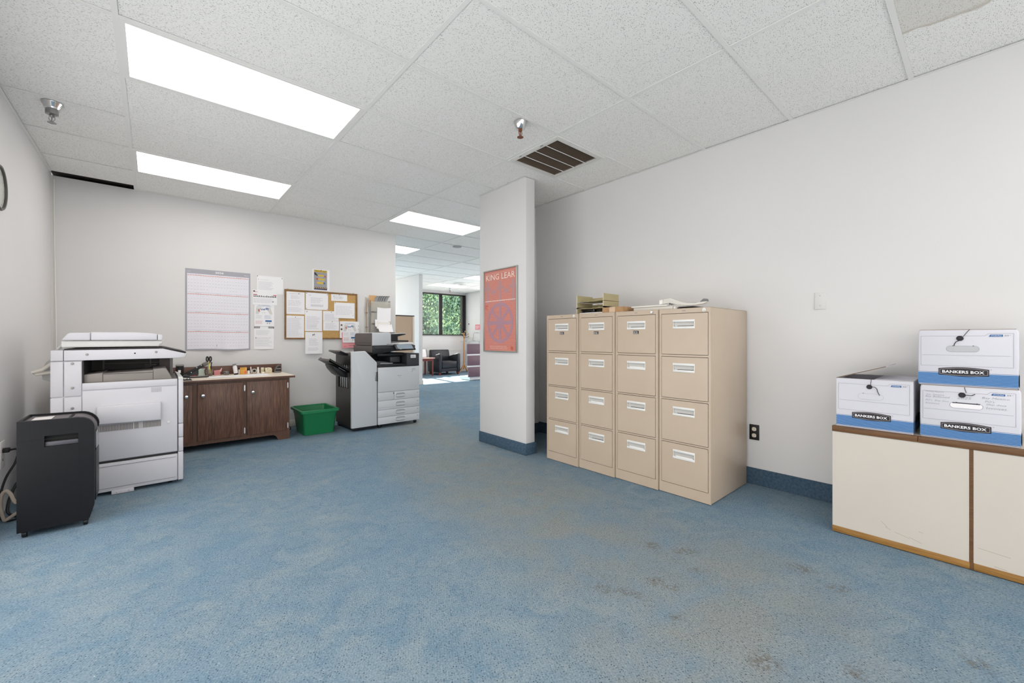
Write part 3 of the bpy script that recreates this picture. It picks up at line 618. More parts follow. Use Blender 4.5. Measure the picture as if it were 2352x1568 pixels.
# items on the counter
def onct(name, label, cat, x, y, grp=None, z=CT, rz=0): return thing(name, label, cat, (x, y, z+.0002), grp, rz)
t = onct('canister', 'black canister with a white label behind the copier', 'canister', .215, 5.63)
MB().lathe([(.033, 0), (.034, .003), (.034, .118), (.031, .122)], (.215, 5.63, CT)).build('body', BLACK, t, smooth=True)
MB().lathe([(.035, .118), (.035, .130), (.030, .133)], (.215, 5.63, CT)).build('lid', mat('grey_lid', '8c8c8a', .4), t, smooth=True)
box('label', PAPER, t, .200, .222, 5.595, 5.5965, CT+.045, CT+.075)
t = onct('long_stapler', 'black heavy-duty stapler with its long arm raised', 'stapler', .34, 5.44)
box('base', mat('stapler_base', '2b2622', .45), t, .275, .445, 5.39, 5.48, CT, CT+.014, .004)
box('base_plate', STEEL, t, .285, .44, 5.40, 5.47, CT+.014, CT+.017)
m = MB().obox((.335, 5.435, CT+.088), (.86, 0, .51), (0, 1, 0), (-.51, 0, .86), .105, .020, .016); m.build('arm', BLACK, t, bevel=.005)
m = MB().prism([(.262, CT+.030), (.27, CT+.018), (.36, CT+.030), (.36, CT+.085)], 'y', 5.42, 5.45); m.build('arm_web', BLACK, t)
m = MB().obox((.418, 5.435, CT+.140), (.86, 0, .51), (0, 1, 0), (-.51, 0, .86), .026, .024, .019); lab(m.build('arm_tip', mat('tip_grey', '6e6a66', .4), t, bevel=.010), 'grey rounded grip')
m = MB()
for (x, z) in ((.300, CT+.058), (.345, CT+.105), (.382, CT+.128)): m.lathe([(.003, 0), (.003, -.003)], (x, 5.414, z), 10, 'y')
m.build('rivet', CHR2, t)
t = onct('hole_punch', 'small black hole punch at the counter front edge beside the copier', 'hole punch', .245, 5.15)
m = MB().prism([(.205, CT), (.290, CT), (.280, CT+.012), (.210, CT+.012)], 'y', 5.10, 5.19); m.build('base', BLACK, t, bevel=.003)
m = MB().prism([(.214, CT+.030), (.225, CT+.048), (.245, CT+.055), (.270, CT+.040), (.275, CT+.026), (.262, CT+.024)], 'y', 5.115, 5.175); m.build('lever', BLACK, t, bevel=.004)
m = MB().tube([(.235, 5.13, CT+.012), (.235, 5.13, CT+.032)], .006).tube([(.262, 5.13, CT+.012), (.262, 5.13, CT+.028)], .006); m.build('punch_pins', CHR2, t, smooth=True)
RP = mat('red_plastic', 'c8303a', .35)
for n, (x, y, l) in enumerate(((.305, 5.60, 'red plastic clip on the counter left of the mint card'), (.335, 5.61, 'second red plastic clip on the counter right beside the mint card'))):
    t = onct('binder_clip', l, 'clip', x, y)
    MB().lathe([(.012, 0), (.013, .016), (.008, .024), (.010, .034), (.004, .038)], (x, y, CT), 14).build('head', RP, t, smooth=True)
    MB().lathe([(.014, 0), (.014, .004)], (x, y, CT), 14).build('foot', RP, t, smooth=True)
t = onct('note_card', 'pale mint note card pad standing behind the stapler', 'note pad', .40, 5.62)
m = MB().obox((.40, 5.625, CT+.040), (1, 0, 0), (0, .98, .15), (0, -.15, .98), .030, .006, .040); m.build('pad', mat('mint', 'cfe0d6', .7), t)
m = MB().obox((.366, 5.622, CT+.048), (1, 0, 0), (0, .98, .15), (0, -.15, .98), .007, .010, .030); m.build('dark_edge', mat('navy', '2c3044', .6), t)
t = onct('glass_cup', 'clear glass cup on the counter holding scissors', 'cup', .462, 5.58)
MB().lathe([(.018, 0), (.030, .008), (.040, .035), (.041, .072), (.0385, .072), (.037, .036), (.026, .012), (.002, .008)], (.462, 5.58, CT), 28).build('bowl', thin('cup_glass', 'efeae6', op=.12, diff='cfc8c2'), t, smooth=True)
t = onct('scissors', 'black-handled scissors standing in the glass cup', 'scissors', .455, 5.58, z=CT+.02)
for sx, cx in ((-1, .447), (1, .474)):
    pts = [(cx+.0085*math.cos(a), 5.58, CT+.185+.026*math.sin(a)) for a in [2*PI*k/16 for k in range(17)]]
    m = MB().tube(pts, .0062, 8).tube([(cx, 5.58, CT+.162), (.460, 5.58, CT+.125)], .006, 8); m.build('handle', BLACK, t, smooth=True)
m = MB().obox((.458, 5.583, CT+.08), (1, 0, 0), (0, 1, 0), (0, 0, 1), .006, .001, .055).obox((.463, 5.579, CT+.08), (1, 0, .1), (0, 1, 0), (-.1, 0, 1), .006, .001, .055); m.build('blade', STEEL, t)
t = onct('highlighter', 'yellow-green highlighter standing in the glass cup', 'pen', .466, 5.572, z=CT+.02)
MB().tube([(.473, 5.568, CT+.030), (.460, 5.572, CT+.125)], .0075, 12).build('barrel', mat('highlighter_yellow', 'd6d468', .4), t, smooth=True)
MB().tube([(.4602, 5.572, CT+.126), (.458, 5.573, CT+.152)], .0068, 12).build('cap', mat('cap_yellow', 'c9b63e', .4), t, smooth=True)
t = onct('black_pen', 'black pen with white clip standing in the glass cup', 'pen', .485, 5.58, z=CT+.02)
MB().tube([(.478, 5.585, CT+.03), (.484, 5.585, CT+.135)], .0042, 10).build('barrel', BLACK, t, smooth=True)
MB().tube([(.484, 5.585, CT+.135), (.485, 5.585, CT+.150)], .0062, 10).build('cap', BLACK, t, smooth=True)
t = onct('pink_note', 'pink sticky note pad with a curled corner on the counter', 'note pad', .54, 5.62)
m = MB().obox((.540, 5.63, CT+.029), (1, 0, .1), (0, .9, .35), (-.1, -.35, .9), .028, .004, .028); m.build('pad', mat('pink_pad', 'e39a9c', .7), t)
m = MB(); m.add([(.555, 5.615, CT+.045), (.574, 5.62, CT+.036), (.584, 5.61, CT+.080), (.578, 5.605, CT+.082)], [(0, 1, 2, 3)]); m.build('curled_sheet', mat('pink_light', 'f2c2c2', .7), t)
t = onct('glass_dish', 'small clear dish of paper clips left of the leaning bottle', 'dish', .622, 5.60)
MB().lathe([(.022, 0), (.026, .010), (.026, .036), (.031, .040), (.031, .043), (.024, .042), (.023, .008)], (.622, 5.60, CT), 20).build('dish', thin('dish_glass', 'ececea', op=.15, diff='c4c4c0'), t, smooth=True)
m = MB()
for k in range(10): a = k*.7; m.tube([(.622+.016*math.cos(a), 5.60+.016*math.sin(a), CT+.010+.002*k), (.622-.012*math.cos(a+.8), 5.60+.010*math.sin(a), CT+.014+.002*k)], .0016, 5)
o = m.build('paper_clips', STEEL, t, smooth=True); o['kind'] = 'stuff'
t = onct('spray_bottle', 'white labelled bottle tilted on the counter left of the orange box', 'bottle', .70, 5.60)
tl = Vector((-.14, 0, 1)).normalized(); b0 = Vector((.712, 5.60, CT+.008))
MB().tube([b0, b0+tl*.006, b0+tl*.085, b0+tl*.094], [.020, .021, .021, .012], 20).build('body', PAPER, t, smooth=True)
MB().tube([b0-tl*.0075, b0+tl*.008], [.021, .0225], 20).build('base_cap', BLACK, t, smooth=True)
MB().tube([b0+tl*.092, b0+tl*.106], .011, 16).build('neck', mat('neck_grey', 'b4b4b0', .3), t, smooth=True)
MB().tube([b0+tl*.105, b0+tl*.112], .020, 16).build('cap', SEAM, t, smooth=True)
t = onct('marker_pen', 'white marker standing left against the orange box', 'marker', .742, 5.60)
MB().lathe([(.006, 0), (.0065, .055), (.0065, .058)], (.742, 5.60, CT), 12).build('barrel', WHITE, t, smooth=True)
MB().lathe([(.0068, .056), (.0060, .078)], (.742, 5.60, CT), 12).build('cap', BLACK, t, smooth=True)
t = onct('orange_box', 'small orange-yellow cardboard box upright on the counter', 'box', .785, 5.60)
box('carton', mat('box_orange', 'dba447', .6), t, .750, .816, 5.588, 5.606, CT, CT+.077, .001)
fr = FR((.750, 5.5875, CT), (1, 0, 0), (0, 0, 1), (0, -1, 0))
quads(fr, [(.042, .006, .022, .034)], .0003, 'red_panel', mat('box_red', 'e8744a', .6), t)
lines(fr, .008, .056, .046, .014, 2, .0004, mat('box_brown_print', '8a5c24', .7), t, words=4)
for n, (x, c, lb, h) in enumerate(((.834, 'f0eee8', 'white correction fluid bottle touching the right side of the orange box', .062), (.929, 'efece6', 'white two-part bottle left of the yellowish jar', .074))):
    t = onct('small_bottle', lb, 'bottle', x, 5.605)
    MB().lathe([(.014, 0), (.0145, h*.5), (.012, h*.62), (.008, h*.66)], (x, 5.605, CT), 16).build('body', WHITE, t, smooth=True)
    MB().lathe([(.0105, h*.64), (.0105, h*.98), (.009, h)], (x, 5.605, CT), 16).build('cap', PAPER2 if n else BLACK, t, smooth=True)
t = onct('white_marker', 'thin white marker leaning behind the clear tape dispenser', 'marker', .866, 5.64)
MB().tube([(.868, 5.64, CT+.006), (.864, 5.66, CT+.075)], .006, 12).build('barrel', WHITE, t, smooth=True)
MB().tube([(.864, 5.66, CT+.075), (.863, 5.664, CT+.090)], .0064, 12).build('cap', mat('cap_red', '8a3a34', .4), t, smooth=True)
t = onct('tape_dispenser', 'small clear tape dispenser with a dark core, right of the white bottle', 'tape dispenser', .890, 5.60)
MB().lathe([(.026, -.008), (.027, -.006), (.027, .006), (.026, .008)], (.890, 5.60, CT+.032), 22, 'y').build('roll', mat('tape_clear', 'cfc7ba', .2, trans=.3), t, smooth=True)
MB().lathe([(.014, -.0095), (.014, .0095)], (.890, 5.60, CT+.034), 18, 'y').build('core', BLACKM, t, smooth=True)
box('foot', mat('tape_foot', 'b7b0a6', .4), t, .872, .910, 5.588, 5.612, CT, CT+.012, .003)
t = onct('small_jar', 'small yellowish jar with a pale lid left of the ivory box', 'jar', .975, 5.61)
MB().lathe([(.018, 0), (.019, .004), (.019, .044), (.015, .048)], (.975, 5.61, CT), 20).build('body', mat('jar_yellow', 'c9c4a0', .3), t, smooth=True)
MB().lathe([(.017, .048), (.0175, .064), (.015, .067)], (.975, 5.61, CT), 20).build('lid', mat('lid_cream', 'dfd9c4', .4), t, smooth=True)
t = onct('eraser', 'low cream eraser block in front of the yellowish jar', 'eraser', .978, 5.575)
box('block', mat('eraser_cream', 'd8d0b8', .6), t, .955, 1.000, 5.570, 5.585, CT, CT+.018, .003); box('band', PAPER, t, .965, .985, 5.5692, 5.5858, CT, CT+.0184, .001)
t = onct('ivory_box', 'ivory angled sticky-note dispenser between the jar and the grey tape dispenser', 'dispenser', 1.037, 5.60)
m = MB().prism([(1.003, CT), (1.068, CT), (1.070, CT+.040), (1.062, CT+.062), (1.040, CT+.066), (.996, CT+.062)], 'y', 5.575, 5.615); m.build('case', mat('ivory', 'd9cfb2', .5), t, bevel=.004)
box('note_slot', INKD, t, 1.020, 1.026, 5.574, 5.576, CT+.045, CT+.052); box('slit', SEAM, t, 1.040, 1.055, 5.574, 5.576, CT+.032, CT+.035)
t = onct('desk_stapler', 'grey and black curved tape dispenser at the right end of the counter', 'tape dispenser', 1.13, 5.62)
m = MB().prism([(1.090, CT), (1.168, CT), (1.168, CT+.014), (1.105, CT+.020), (1.092, CT+.010)], 'y', 5.585, 5.635); m.build('base', mat('disp_grey', '77736e', .4), t, bevel=.004)
m = MB().prism([(1.090, CT+.012), (1.100, CT+.045), (1.125, CT+.080), (1.155, CT+.092), (1.168, CT+.080), (1.168, CT+.068), (1.150, CT+.078), (1.125, CT+.060), (1.110, CT+.030), (1.104, CT+.014)], 'y', 5.588, 5.632); m.build('shell', mat('disp_dark', '58544f', .35), t, bevel=.003)
box('cutter_bar', STEEL, t, 1.112, 1.165, 5.592, 5.628, CT+.044, CT+.050); m = MB().prism([(1.108, CT+.020), (1.120, CT+.055), (1.150, CT+.075), (1.166, CT+.068), (1.166, CT+.020)], 'y', 5.600, 5.620); m.build('core', BLACK, t)
t = onct('paper_sheet', 'large white paper sheet lying flat on the countertop', 'paper', .70, 5.37)
m = MB().prism([(.421, 5.271), (.983, 5.204), (.995, 5.50), (.442, 5.483)], 'z', CT+.0003, CT+.0012); m.build('sheet', PAPER, t)
m = MB().prism([(.415, 5.255), (.75, 5.225), (.76, 5.30), (.43, 5.33)], 'z', CT+.0013, CT+.0030); m.build('top_pad', PAPER, t)

# ------------------------------------------------------------------ green bin
t = thing('recycling_bin', 'green plastic open bin on the carpet beside the walnut cabinet', 'bin', (1.467, 5.29, 0))
bx0, bx1, by0, by1 = 1.303, 1.633, 5.10, 5.46; rx0, rx1, ry0, ry1, rz_ = 1.272, 1.648, 5.035, 5.50, .292
def ring(x0, x1, y0, y1, z, r=.03, n=5):
    P = []
    for cx, cy, a in ((x1-r, y1-r, 0), (x0+r, y1-r, PI/2), (x0+r, y0+r, PI), (x1-r, y0+r, 1.5*PI)):
        for k in range(n+1): P.append((cx+r*math.cos(a+PI/2*k/n), cy+r*math.sin(a+PI/2*k/n), z))
    return P
def loft(rings, capa=True, capb=True):
    m = MB(); n = len(rings[0]); vs = [p for r in rings for p in r]; fs = []
    for i in range(len(rings)-1):
        for k in range(n): fs.append((i*n+k, i*n+(k+1) % n, (i+1)*n+(k+1) % n, (i+1)*n+k))
    if capa: fs.append(tuple(range(n-1, -1, -1)))
    if capb: fs.append(tuple((len(rings)-1)*n+k for k in range(n)))
    return m.add(vs, fs)
def lerp(t_, g=0): return (bx0+(rx0-bx0)*t_+g, bx1+(rx1-bx1)*t_-g, by0+(ry0-by0)*t_+g, by1+(ry1-by1)*t_-g)
R_ = [ring(*lerp(0), .002), ring(*lerp(.74), .215), ring(*lerp(.76, -.004), .222), ring(*lerp(1, -.002), rz_-.012), ring(*lerp(1, .006), rz_-.012), ring(*lerp(.02, .008), .010)]
loft(R_, True, True).build('tub', GREEN, t, smooth=True, ang=40)
R_ = [ring(*lerp(1, -.004), rz_-.030), ring(*lerp(1, -.020), rz_-.028), ring(*lerp(1, -.022), rz_-.002), ring(*lerp(1, -.006), rz_+.004), ring(*lerp(1, .004), rz_-.004), ring(*lerp(1, .003), rz_-.020)]
loft(R_, False, False).build('rim', GREEN, t, smooth=True, ang=40)
cord([(1.20, 5.74, .02), (1.245, 5.70, .045), (1.27, 5.62, .03), (1.262, 5.55, .015), (1.23, 5.60, .01), (1.22, 5.68, .012)], .006, BLACK, 'black cord coiled on the carpet behind the green bin', grp=None)

# ------------------------------------------------------------------ modern printer with finisher
t = thing('office_printer', 'modern light grey office printer with a side finisher and touch screen', 'printer', (2.2, 5.2, 0))
PY, PB = 4.92, 5.50
# finisher
fx0, fx1 = 1.773, 2.082
m = MB().prism([(fx0, .045), (fx0, .950), (fx0+.005, .957), (1.930, .954), (1.943, .948), (fx1, .815), (fx1, .045)], 'y', PY, PY+.020); m.build('finisher_front', PRW, t, bevel=.006)
m = MB().prism([(fx0+.001, .045), (fx0+.001, .957), (1.940, .962), (1.952, .954), (fx1+.005, .820), (fx1+.005, .045)], 'y', PY+.021, PY+.040); m.build('finisher_white_rim', PRW2, t, bevel=.003)
box('finisher_body', PRSIDE, t, fx0+.006, fx1-.004, PY+.041, PB, .050, .500)
box('finisher_body', PRSIDE, t, fx0+.035, fx1-.004, PY+.041, PB, .500, .790)
m = MB().prism([(fx0+.004, .790), (fx0+.004, .905), (fx0+.02, .925), (1.95, .93), (fx1-.01, .80)], 'y', PY+.041, PB); m.build('finisher_head', mat('finisher_head', '23211f', .45), t, bevel=.004)
m = MB().box(fx0+.006, fx0+.036, PY+.041, PY+.110, .500, .790).box(fx0+.006, fx0+.036, PB-.09, PB, .500, .790).box(fx0+.006, fx0+.036, PY+.110, PB-.09, .500, .506); m.build('side_frame', PRSIDE, t)
for y in (5.08, 5.15, 5.22, 5.29, 5.36): box('guide_rail', CHROME if y > 5.1 else PRG, t, fx0+.018, fx0+.034, y, y+.012, .507, .79, .002)
box('door_handle', BLACK, t, fx1-.004, fx1+.008, PY-.004, PY+.03, .585, .705, .003); box('handle_grip', STEEL, t, fx1-.024, fx1-.006, PY-.004, PY+.002, .590, .700, .002)
box('base_skirt', BLACK, t, fx0+.02, fx1+.012, PY+.03, PB-.02, .020, .046)
def tray(nm, pi, po, y0, y1, th, side, sub):
    m = MB(); ax = Vector((po[0]-pi[0], 0, po[1]-pi[1])); L_ = ax.length/2; c = Vector(((pi[0]+po[0])/2, (y0+y1)/2, (pi[1]+po[1])/2)); az = Vector((-ax.z, 0, ax.x))
    if az.z < 0: az = -az
    az.normalize()
    o = MB().obox(c, ax, (0, 1, 0), az, L_, (y1-y0)/2, th/2).build(nm, BLACK, t, bevel=.004)
    for yy in (y0+.012, y1-.012): MB().obox(Vector((c.x, yy, c.z))+az*side*.5, ax, (0, 1, 0), az, L_, .012, side).build('side_rail', PRB, o, bevel=.003)
    MB().obox(Vector((po[0], (y0+y1)/2, po[1]))+az*.002, ax, (0, 1, 0), az, .008, (y1-y0)/2, th*.7).build('tip_bar', PRG, o, bevel=.003)
    for k in range(sub): MB().obox(c+az*(th/2+.001)+ax.normalized()*(-.05+.06*k), ax, (0, 1, 0), az, .010, (y1-y0)*.32, .003).build('rib', STEEL, o)
    return o
tray('output_tray', (1.795, .700), (1.545, .858), 5.02, 5.40, .020, .018, 3)
tray('output_tray', (1.765, .915), (1.665, .960), 5.02, 5.40, .014, .010, 1)
m = MB().prism([(1.775, .64), (1.775, .70), (1.60, .80), (1.625, .745), (1.68, .68), (1.72, .652)], 'y', 5.08, 5.36); m.build('tray_bracket', PRB, t, bevel=.004)
m = MB(); 
for k in range(4): m.add([], []); m.prism([(1.665+.02*k, .765-.012*k), (1.675+.02*k, .79-.012*k), (1.685+.02*k, .755-.012*k)], 'y', 5.04, 5.05)
m.build('paper_fingers', WHITE, t)
# main body
bx0, bx1 = 2.093, 2.659
box('main_body', PRW, t, bx0+.003, bx1-.003, PY+.010, PB, .048, .752)
box('front_door', PRW, t, bx0, bx1, PY-.004, PY+.012, .446, .754, .006)
for k, (z0, z1) in enumerate(((.342, .442), (.228, .338), (.138, .224), (.046, .134))):
    d = box('paper_drawer', PRW, t, bx0 if k else bx0+.215, bx1, PY-.004, PY+.012, z0, z1, .003)
    if k == 0: box('lock_panel', PRW, t, bx0, bx0+.212, PY-.004, PY+.012, z0, z1, .003); box('paper_gauge', INKD, t, bx0+.198, bx0+.206, PY-.0055, PY-.004, z1-.028, z1-.010)
    zc = (z0+z1)/2
    pts = [(2.390+.062*max(-1, min(1, 1.25*math.cos(a))), zc+.030*max(-1, min(1, 1.15*math.sin(a)))) for a in [2*PI*q/24 for q in range(24)]]
    MB().prism(pts, 'y', PY-.0052, PY-.003).build('pull_recess', mat('pull_grey', '9da1a5', .35), d)
    MB().prism([(p[0], zc-.003+(p[1]-zc)*.40) for p in pts], 'y', PY-.010, PY-.004).build('pull_grip', mat('pull_silver', 'd4d6d8', .3, metal=.3), d)
    quads(FR((0, PY-.0045, 0), (1, 0, 0), (0, 0, 1), (0, -1, 0)), [(bx1-.035, zc+.012, .018, .006)], 0, 'size_mark', SEAM, d)
    if k == 1: box('drawer_seam', SEAM, t, bx0+.002, bx1-.002, PY-.0048, PY-.004, .252, .2535)
frp = FR((0, PY-.0046, 0), (1, 0, 0), (0, 0, 1), (0, -1, 0))
text('RICOH', frp, 2.352, .637, .052, .010, 0, INKD, t); text('IM 4000', frp, 2.362, .618, .032, .006, 0, SEAM, t)
lines(frp, 2.55, .700, .065, .030, 4, 0, SEAM, t, words=3); quads(frp, [(2.55, .686, .012, .005), (2.60, .486, .005, .007)], 0, 'status_mark', INKD, t)
box('tray_level', PRB, t, bx0, bx1, PY+.002, PB, .756, .775, .003)
box('right_box', PRD, t, 2.480, 2.657, PY-.002, PB, .762, .922, .006)
box('asset_sticker', PAPER, t, 2.533, 2.606, PY-.0038, PY-.002, .862, .902); lines(FR((0, PY-.0042, 0), (1, 0, 0), (0, 0, 1), (0, -1, 0)), 2.54, .868, .06, .028, 3, 0, INKD, t, words=3)
box('cavity_back', PRB, t, bx0, 2.480, PB-.10, PB, .775, .965)
m = MB().prism([(bx0, .775), (bx0, .835), (2.20, .825), (2.30, .795), (2.475, .785), (2.475, .775)], 'y', PY+.02, PB-.10); m.build('exit_tray', PRD, t, bevel=.003)
m = MB().prism([(2.13, .80), (2.13, .812), (2.29, .806), (2.29, .796)], 'y', PY+.005, PY+.02); m.build('tray_label', mat('tray_label_grey', '9a9d9e', .4), t)
box('inner_unit', PRD, t, 2.30, 2.440, PY+.10, PB-.10, .80, .885, .012); box('inner_unit_top', PRB, t, bx0+.02, 2.478, PY+.06, PB-.1, .888, .93, .01)
m = MB().box(2.014, 2.022, PY+.006, PB+.02, .940, 1.027); lab(m.build('scanner_side', PRG, t, bevel=.002), 'warm grey scanner side')
m = MB().prism([(2.022, .925), (2.022, 1.027), (2.60, 1.030), (2.60, .985), (2.56, .965), (2.30, .955), (2.12, .925)], 'y', PY+.004, PB); m.build('scanner_unit', PRB, t, bevel=.004)
box('scanner_trim', mat('scan_trim', '26292d', .4), t, 2.05, 2.60, PY+.001, PY+.01, .982, 1.018, .003)
fy0, fy1 = PY+.006, PB-.02
m = MB().prism([(fy0, 1.030), (fy0, 1.181), (fy1-.05, 1.181), (fy1-.018, 1.172), (fy1-.004, 1.150), (fy1, 1.120), (fy1, 1.030)], 'x', 2.012, 2.022); m.build('feeder_side_cover', PRG, t, bevel=.002)
m = MB().box(2.0112, 2.0125, fy0+.02, fy1-.06, 1.058, 1.0605).box(2.0112, 2.0125, fy0, fy1-.06, 1.026, 1.031); m.build('feeder_seam', BLACKM, t)
m = MB().box(2.012, 2.262, fy0+.02, fy1-.03, 1.181, 1.187); m.build('feeder_top_edge', PRW2, t, bevel=.002)
m = MB().prism([(2.020, 1.026), (2.020, 1.184), (2.255, 1.187), (2.265, 1.178), (2.268, 1.055), (2.24, 1.048), (2.22, 1.030)], 'y', PY+.004, PB-.06); lab(m.build('feeder_body', PRW, t, bevel=.006), 'light grey document feeder body')
m = MB().prism([(2.20, 1.032), (2.20, 1.050), (2.275, 1.054), (2.56, 1.064), (2.578, 1.060), (2.578, 1.032)], 'y', PY+.010, PB-.05); m.build('platen_lid', PRW2, t, bevel=.004)
m = MB().prism([(2.268, 1.072), (2.268, 1.165), (2.43, 1.178), (2.48, 1.176), (2.48, 1.165), (2.37, 1.140), (2.372, 1.092), (2.52, 1.090), (2.52, 1.070)], 'y', PY+.03, PB-.10); m.build('feeder_tray', PRB, t, bevel=.004)
m = MB().prism([(2.268, 1.180), (2.268, 1.190), (2.345, 1.193), (2.345, 1.186)], 'y', PY+.06, PB-.2); m.build('tray_guide', BLACK, t)
m = MB().prism([(2.43, 1.179), (2.515, 1.186), (2.515, 1.183), (2.43, 1.176)], 'y', PY+.10, PB-.16); m.build('tray_extension', PRW2, t)
pc = Vector((2.425, 4.868, 1.003)); ay = Vector((-.055*0, .80, .60)).normalized(); az = Vector((0, -.60, .80)).normalized()
o = MB().obox(pc, (1, 0, 0), ay, az, .135, .052, .009).build('touch_panel', BLACK, t, bevel=.006)
MB().obox(pc+az*.0094, (1, 0, 0), ay, az, .105, .043, .0006).build('screen', SCREEN, o)
MB().obox(pc+az*.0095-ay*.048-Vector((.075, 0, 0)), (1, 0, 0), ay, az, .012, .0016, .0006).build('status_light', WHITE, o)
box('panel_arm', PRB, t, 2.33, 2.56, 4.895, 4.925, .968, .998, .004)
m = MB().box(2.21, 2.36, PY-.006, PY+.01, 1.026, 1.046); m.build('lid_handle', mat('lid_handle_grey', '85868a', .4), t, bevel=.003)
for (x, y) in ((2.13, 4.97), (2.62, 4.97), (2.13, 5.44), (2.62, 5.44), (1.80, 5.44)): MB().lathe([(.022, -.014), (.025, -.008), (.025, .008), (.022, .014)], (x, y, .025), 16, 'x').build('caster', BLACK, t, smooth=True)

# ------------------------------------------------------------------ column poster
t = thing('framed_poster', 'red framed KING LEAR poster on the column', 'poster', (2.68, 3.252, 1.403))
px = 2.682; y0, y1, z0, z1 = 3.521, 2.983, .977, 1.830
e = .013; m = MB()
for a in ((y1, y1+e, z0, z1), (y0-e, y0, z0, z1), (y1+e, y0-e, z0, z0+e), (y1+e, y0-e, z1-e, z1)): m.box(px-.022, px-.0005, *a)
m.build('frame', mat('frame_silver', 'b4b4b0', .3, metal=.8), t, bevel=.002)
PM = mat('poster_print', 'd8857a', .25, coat=.6); nt = PM.node_tree; bN = nt.nodes['Principled BSDF']
tc = nt.nodes.new('ShaderNodeTexCoord'); mp = nt.nodes.new('ShaderNodeMapping'); mp.inputs['Rotation'].default_value = (0, PI/2, PI/2)
cmb = nt.nodes.new('ShaderNodeCombineXYZ'); sp = nt.nodes.new('ShaderNodeSeparateXYZ'); nt.links.new(tc.outputs['Object'], sp.inputs[0]); nt.links.new(sp.outputs[1], cmb.inputs[0]); nt.links.new(sp.outputs[2], cmb.inputs[1])
bk = nt.nodes.new('ShaderNodeTexBrick'); nt.links.new(cmb.outputs[0], bk.inputs[0]); bk.inputs['Color1'].default_value = hx('d98d76'); bk.inputs['Color2'].default_value = hx('d3827c'); bk.inputs['Mortar'].default_value = hx('bc7064')
bk.inputs['Scale'].default_value = 1; bk.inputs['Brick Width'].default_value = .022; bk.inputs['Row Height'].default_value = .0095; bk.inputs['Mortar Size'].default_value = .0011
nt.links.new(bk.outputs[0], bN.inputs['Base Color'])
box('backing_print', PM, t, px-.010, px-.001, y1+e, y0-e, z0+e, z1-e)
W_, H_ = y0-y1-2*e, z1-z0-2*e
fr = FR((px-.0101, y0-e, z0+e), (0, -1, 0), (0, 0, 1), (-1, 0, 0)); PU = mat('poster_mauve', 'b98888', .25, coat=.6); PC = mat('poster_cream', 'f2ddd2', .25, coat=.6); PO = mat('poster_orange', 'c4502c', .3, coat=.6)
text('KING LEAR', fr, .05*W_, .885*H_, .90*W_, .072*H_, .0004, PC, t, 'poster_title')
lines(fr, .06*W_, .965*H_, .86*W_, .012*H_, 1, .0004, mat('poster_pink', 'e3a598', .3, coat=.6), t, words=12, ragged=0)
for cx in (.10, .5, .90):
    w1 = .085*W_
    rr = [(cx*W_-w1/2, .60*H_, w1, .160*H_), (cx*W_-w1*1.25, .760*H_, w1*2.5, .040*H_), (cx*W_-w1*.75, .800*H_, w1*1.5, .012*H_), (cx*W_-w1/2, .812*H_, w1, .055*H_)]
    rr = [(max(0, a), b, min(a+c_, W_)-max(0, a), d) for a, b, c_, d in rr]
    quads(fr, rr, .0004+.0001*cx, 'cross', PU, t)
for cx in (.30, .70): poly(fr, [(cx*W_-.10*W_, .735*H_), (cx*W_, .69*H_), (cx*W_+.10*W_, .735*H_), (cx*W_, .78*H_)], .0004, 'diamond', PU, t)
PU2 = mat('poster_wheel', 'ae8492', .25, coat=.6); PIN = mat('poster_rose', 'd8808a', .25, coat=.6)
wc = (.5*W_, .345*H_); r = .405*W_
m = MB(); n = 40
for k in range(n):
    a, b = 2*PI*k/n, 2*PI*(k+1)/n; m.add([fr.p(wc[0]+q*math.cos(x), wc[1]+q*math.sin(x), .0008) for q, x in ((r, a), (r, b), (r*.84, b), (r*.84, a))], [(0, 1, 2, 3)])
m.build('wheel_rim', PU2, t)
for k in range(4):
    a = k*PI/4; c, s_ = math.cos(a), math.sin(a); wd = .05*W_ if k != 0 else .06*W_
    poly(fr, [(wc[0]+r*.86*c-wd*s_/1.6, wc[1]+r*.86*s_+wd*c/1.6), (wc[0]-r*.86*c-wd*s_/1.6, wc[1]-r*.86*s_+wd*c/1.6), (wc[0]-r*.86*c+wd*s_/1.6, wc[1]-r*.86*s_-wd*c/1.6), (wc[0]+r*.86*c+wd*s_/1.6, wc[1]+r*.86*s_-wd*c/1.6)], .0010+.00025*k, 'wheel_spoke', PU2, t)
lines(fr, .02*W_, .612*H_, .95*W_, .026*H_, 1, .0011, PC, t, words=14, ragged=0)
lines(fr, .18*W_, .02*H_, .58*W_, .045*H_, 4, .0009, mat('poster_pink2', 'e8b4a6', .3, coat=.6), t, words=9, ragged=.1)
m = MB().add([fr.p(.86*W_+.018*q*math.cos(x), .035*H_+.018*q*math.sin(x), .0009) for x in [2*PI*k/20 for k in range(20)] for q in (1, .7)], [(2*k, 2*k+1, (2*k+3) % 40, (2*k+2) % 40) for k in range(20)]); m.build('orange_emblem', PO, t)
for q_ in ((.84*W_, .028*H_, .006, .016), (.87*W_, .026*H_, .006, .016), (.03*W_, .56*H_, .045, .010), (.02*W_, .535*H_, .035, .010), (.05*W_, .515*H_, .03, .008), (.02*W_, .235*H_, .02, .006)): quads(fr, [q_], .001, 'red_mark', PO, t)

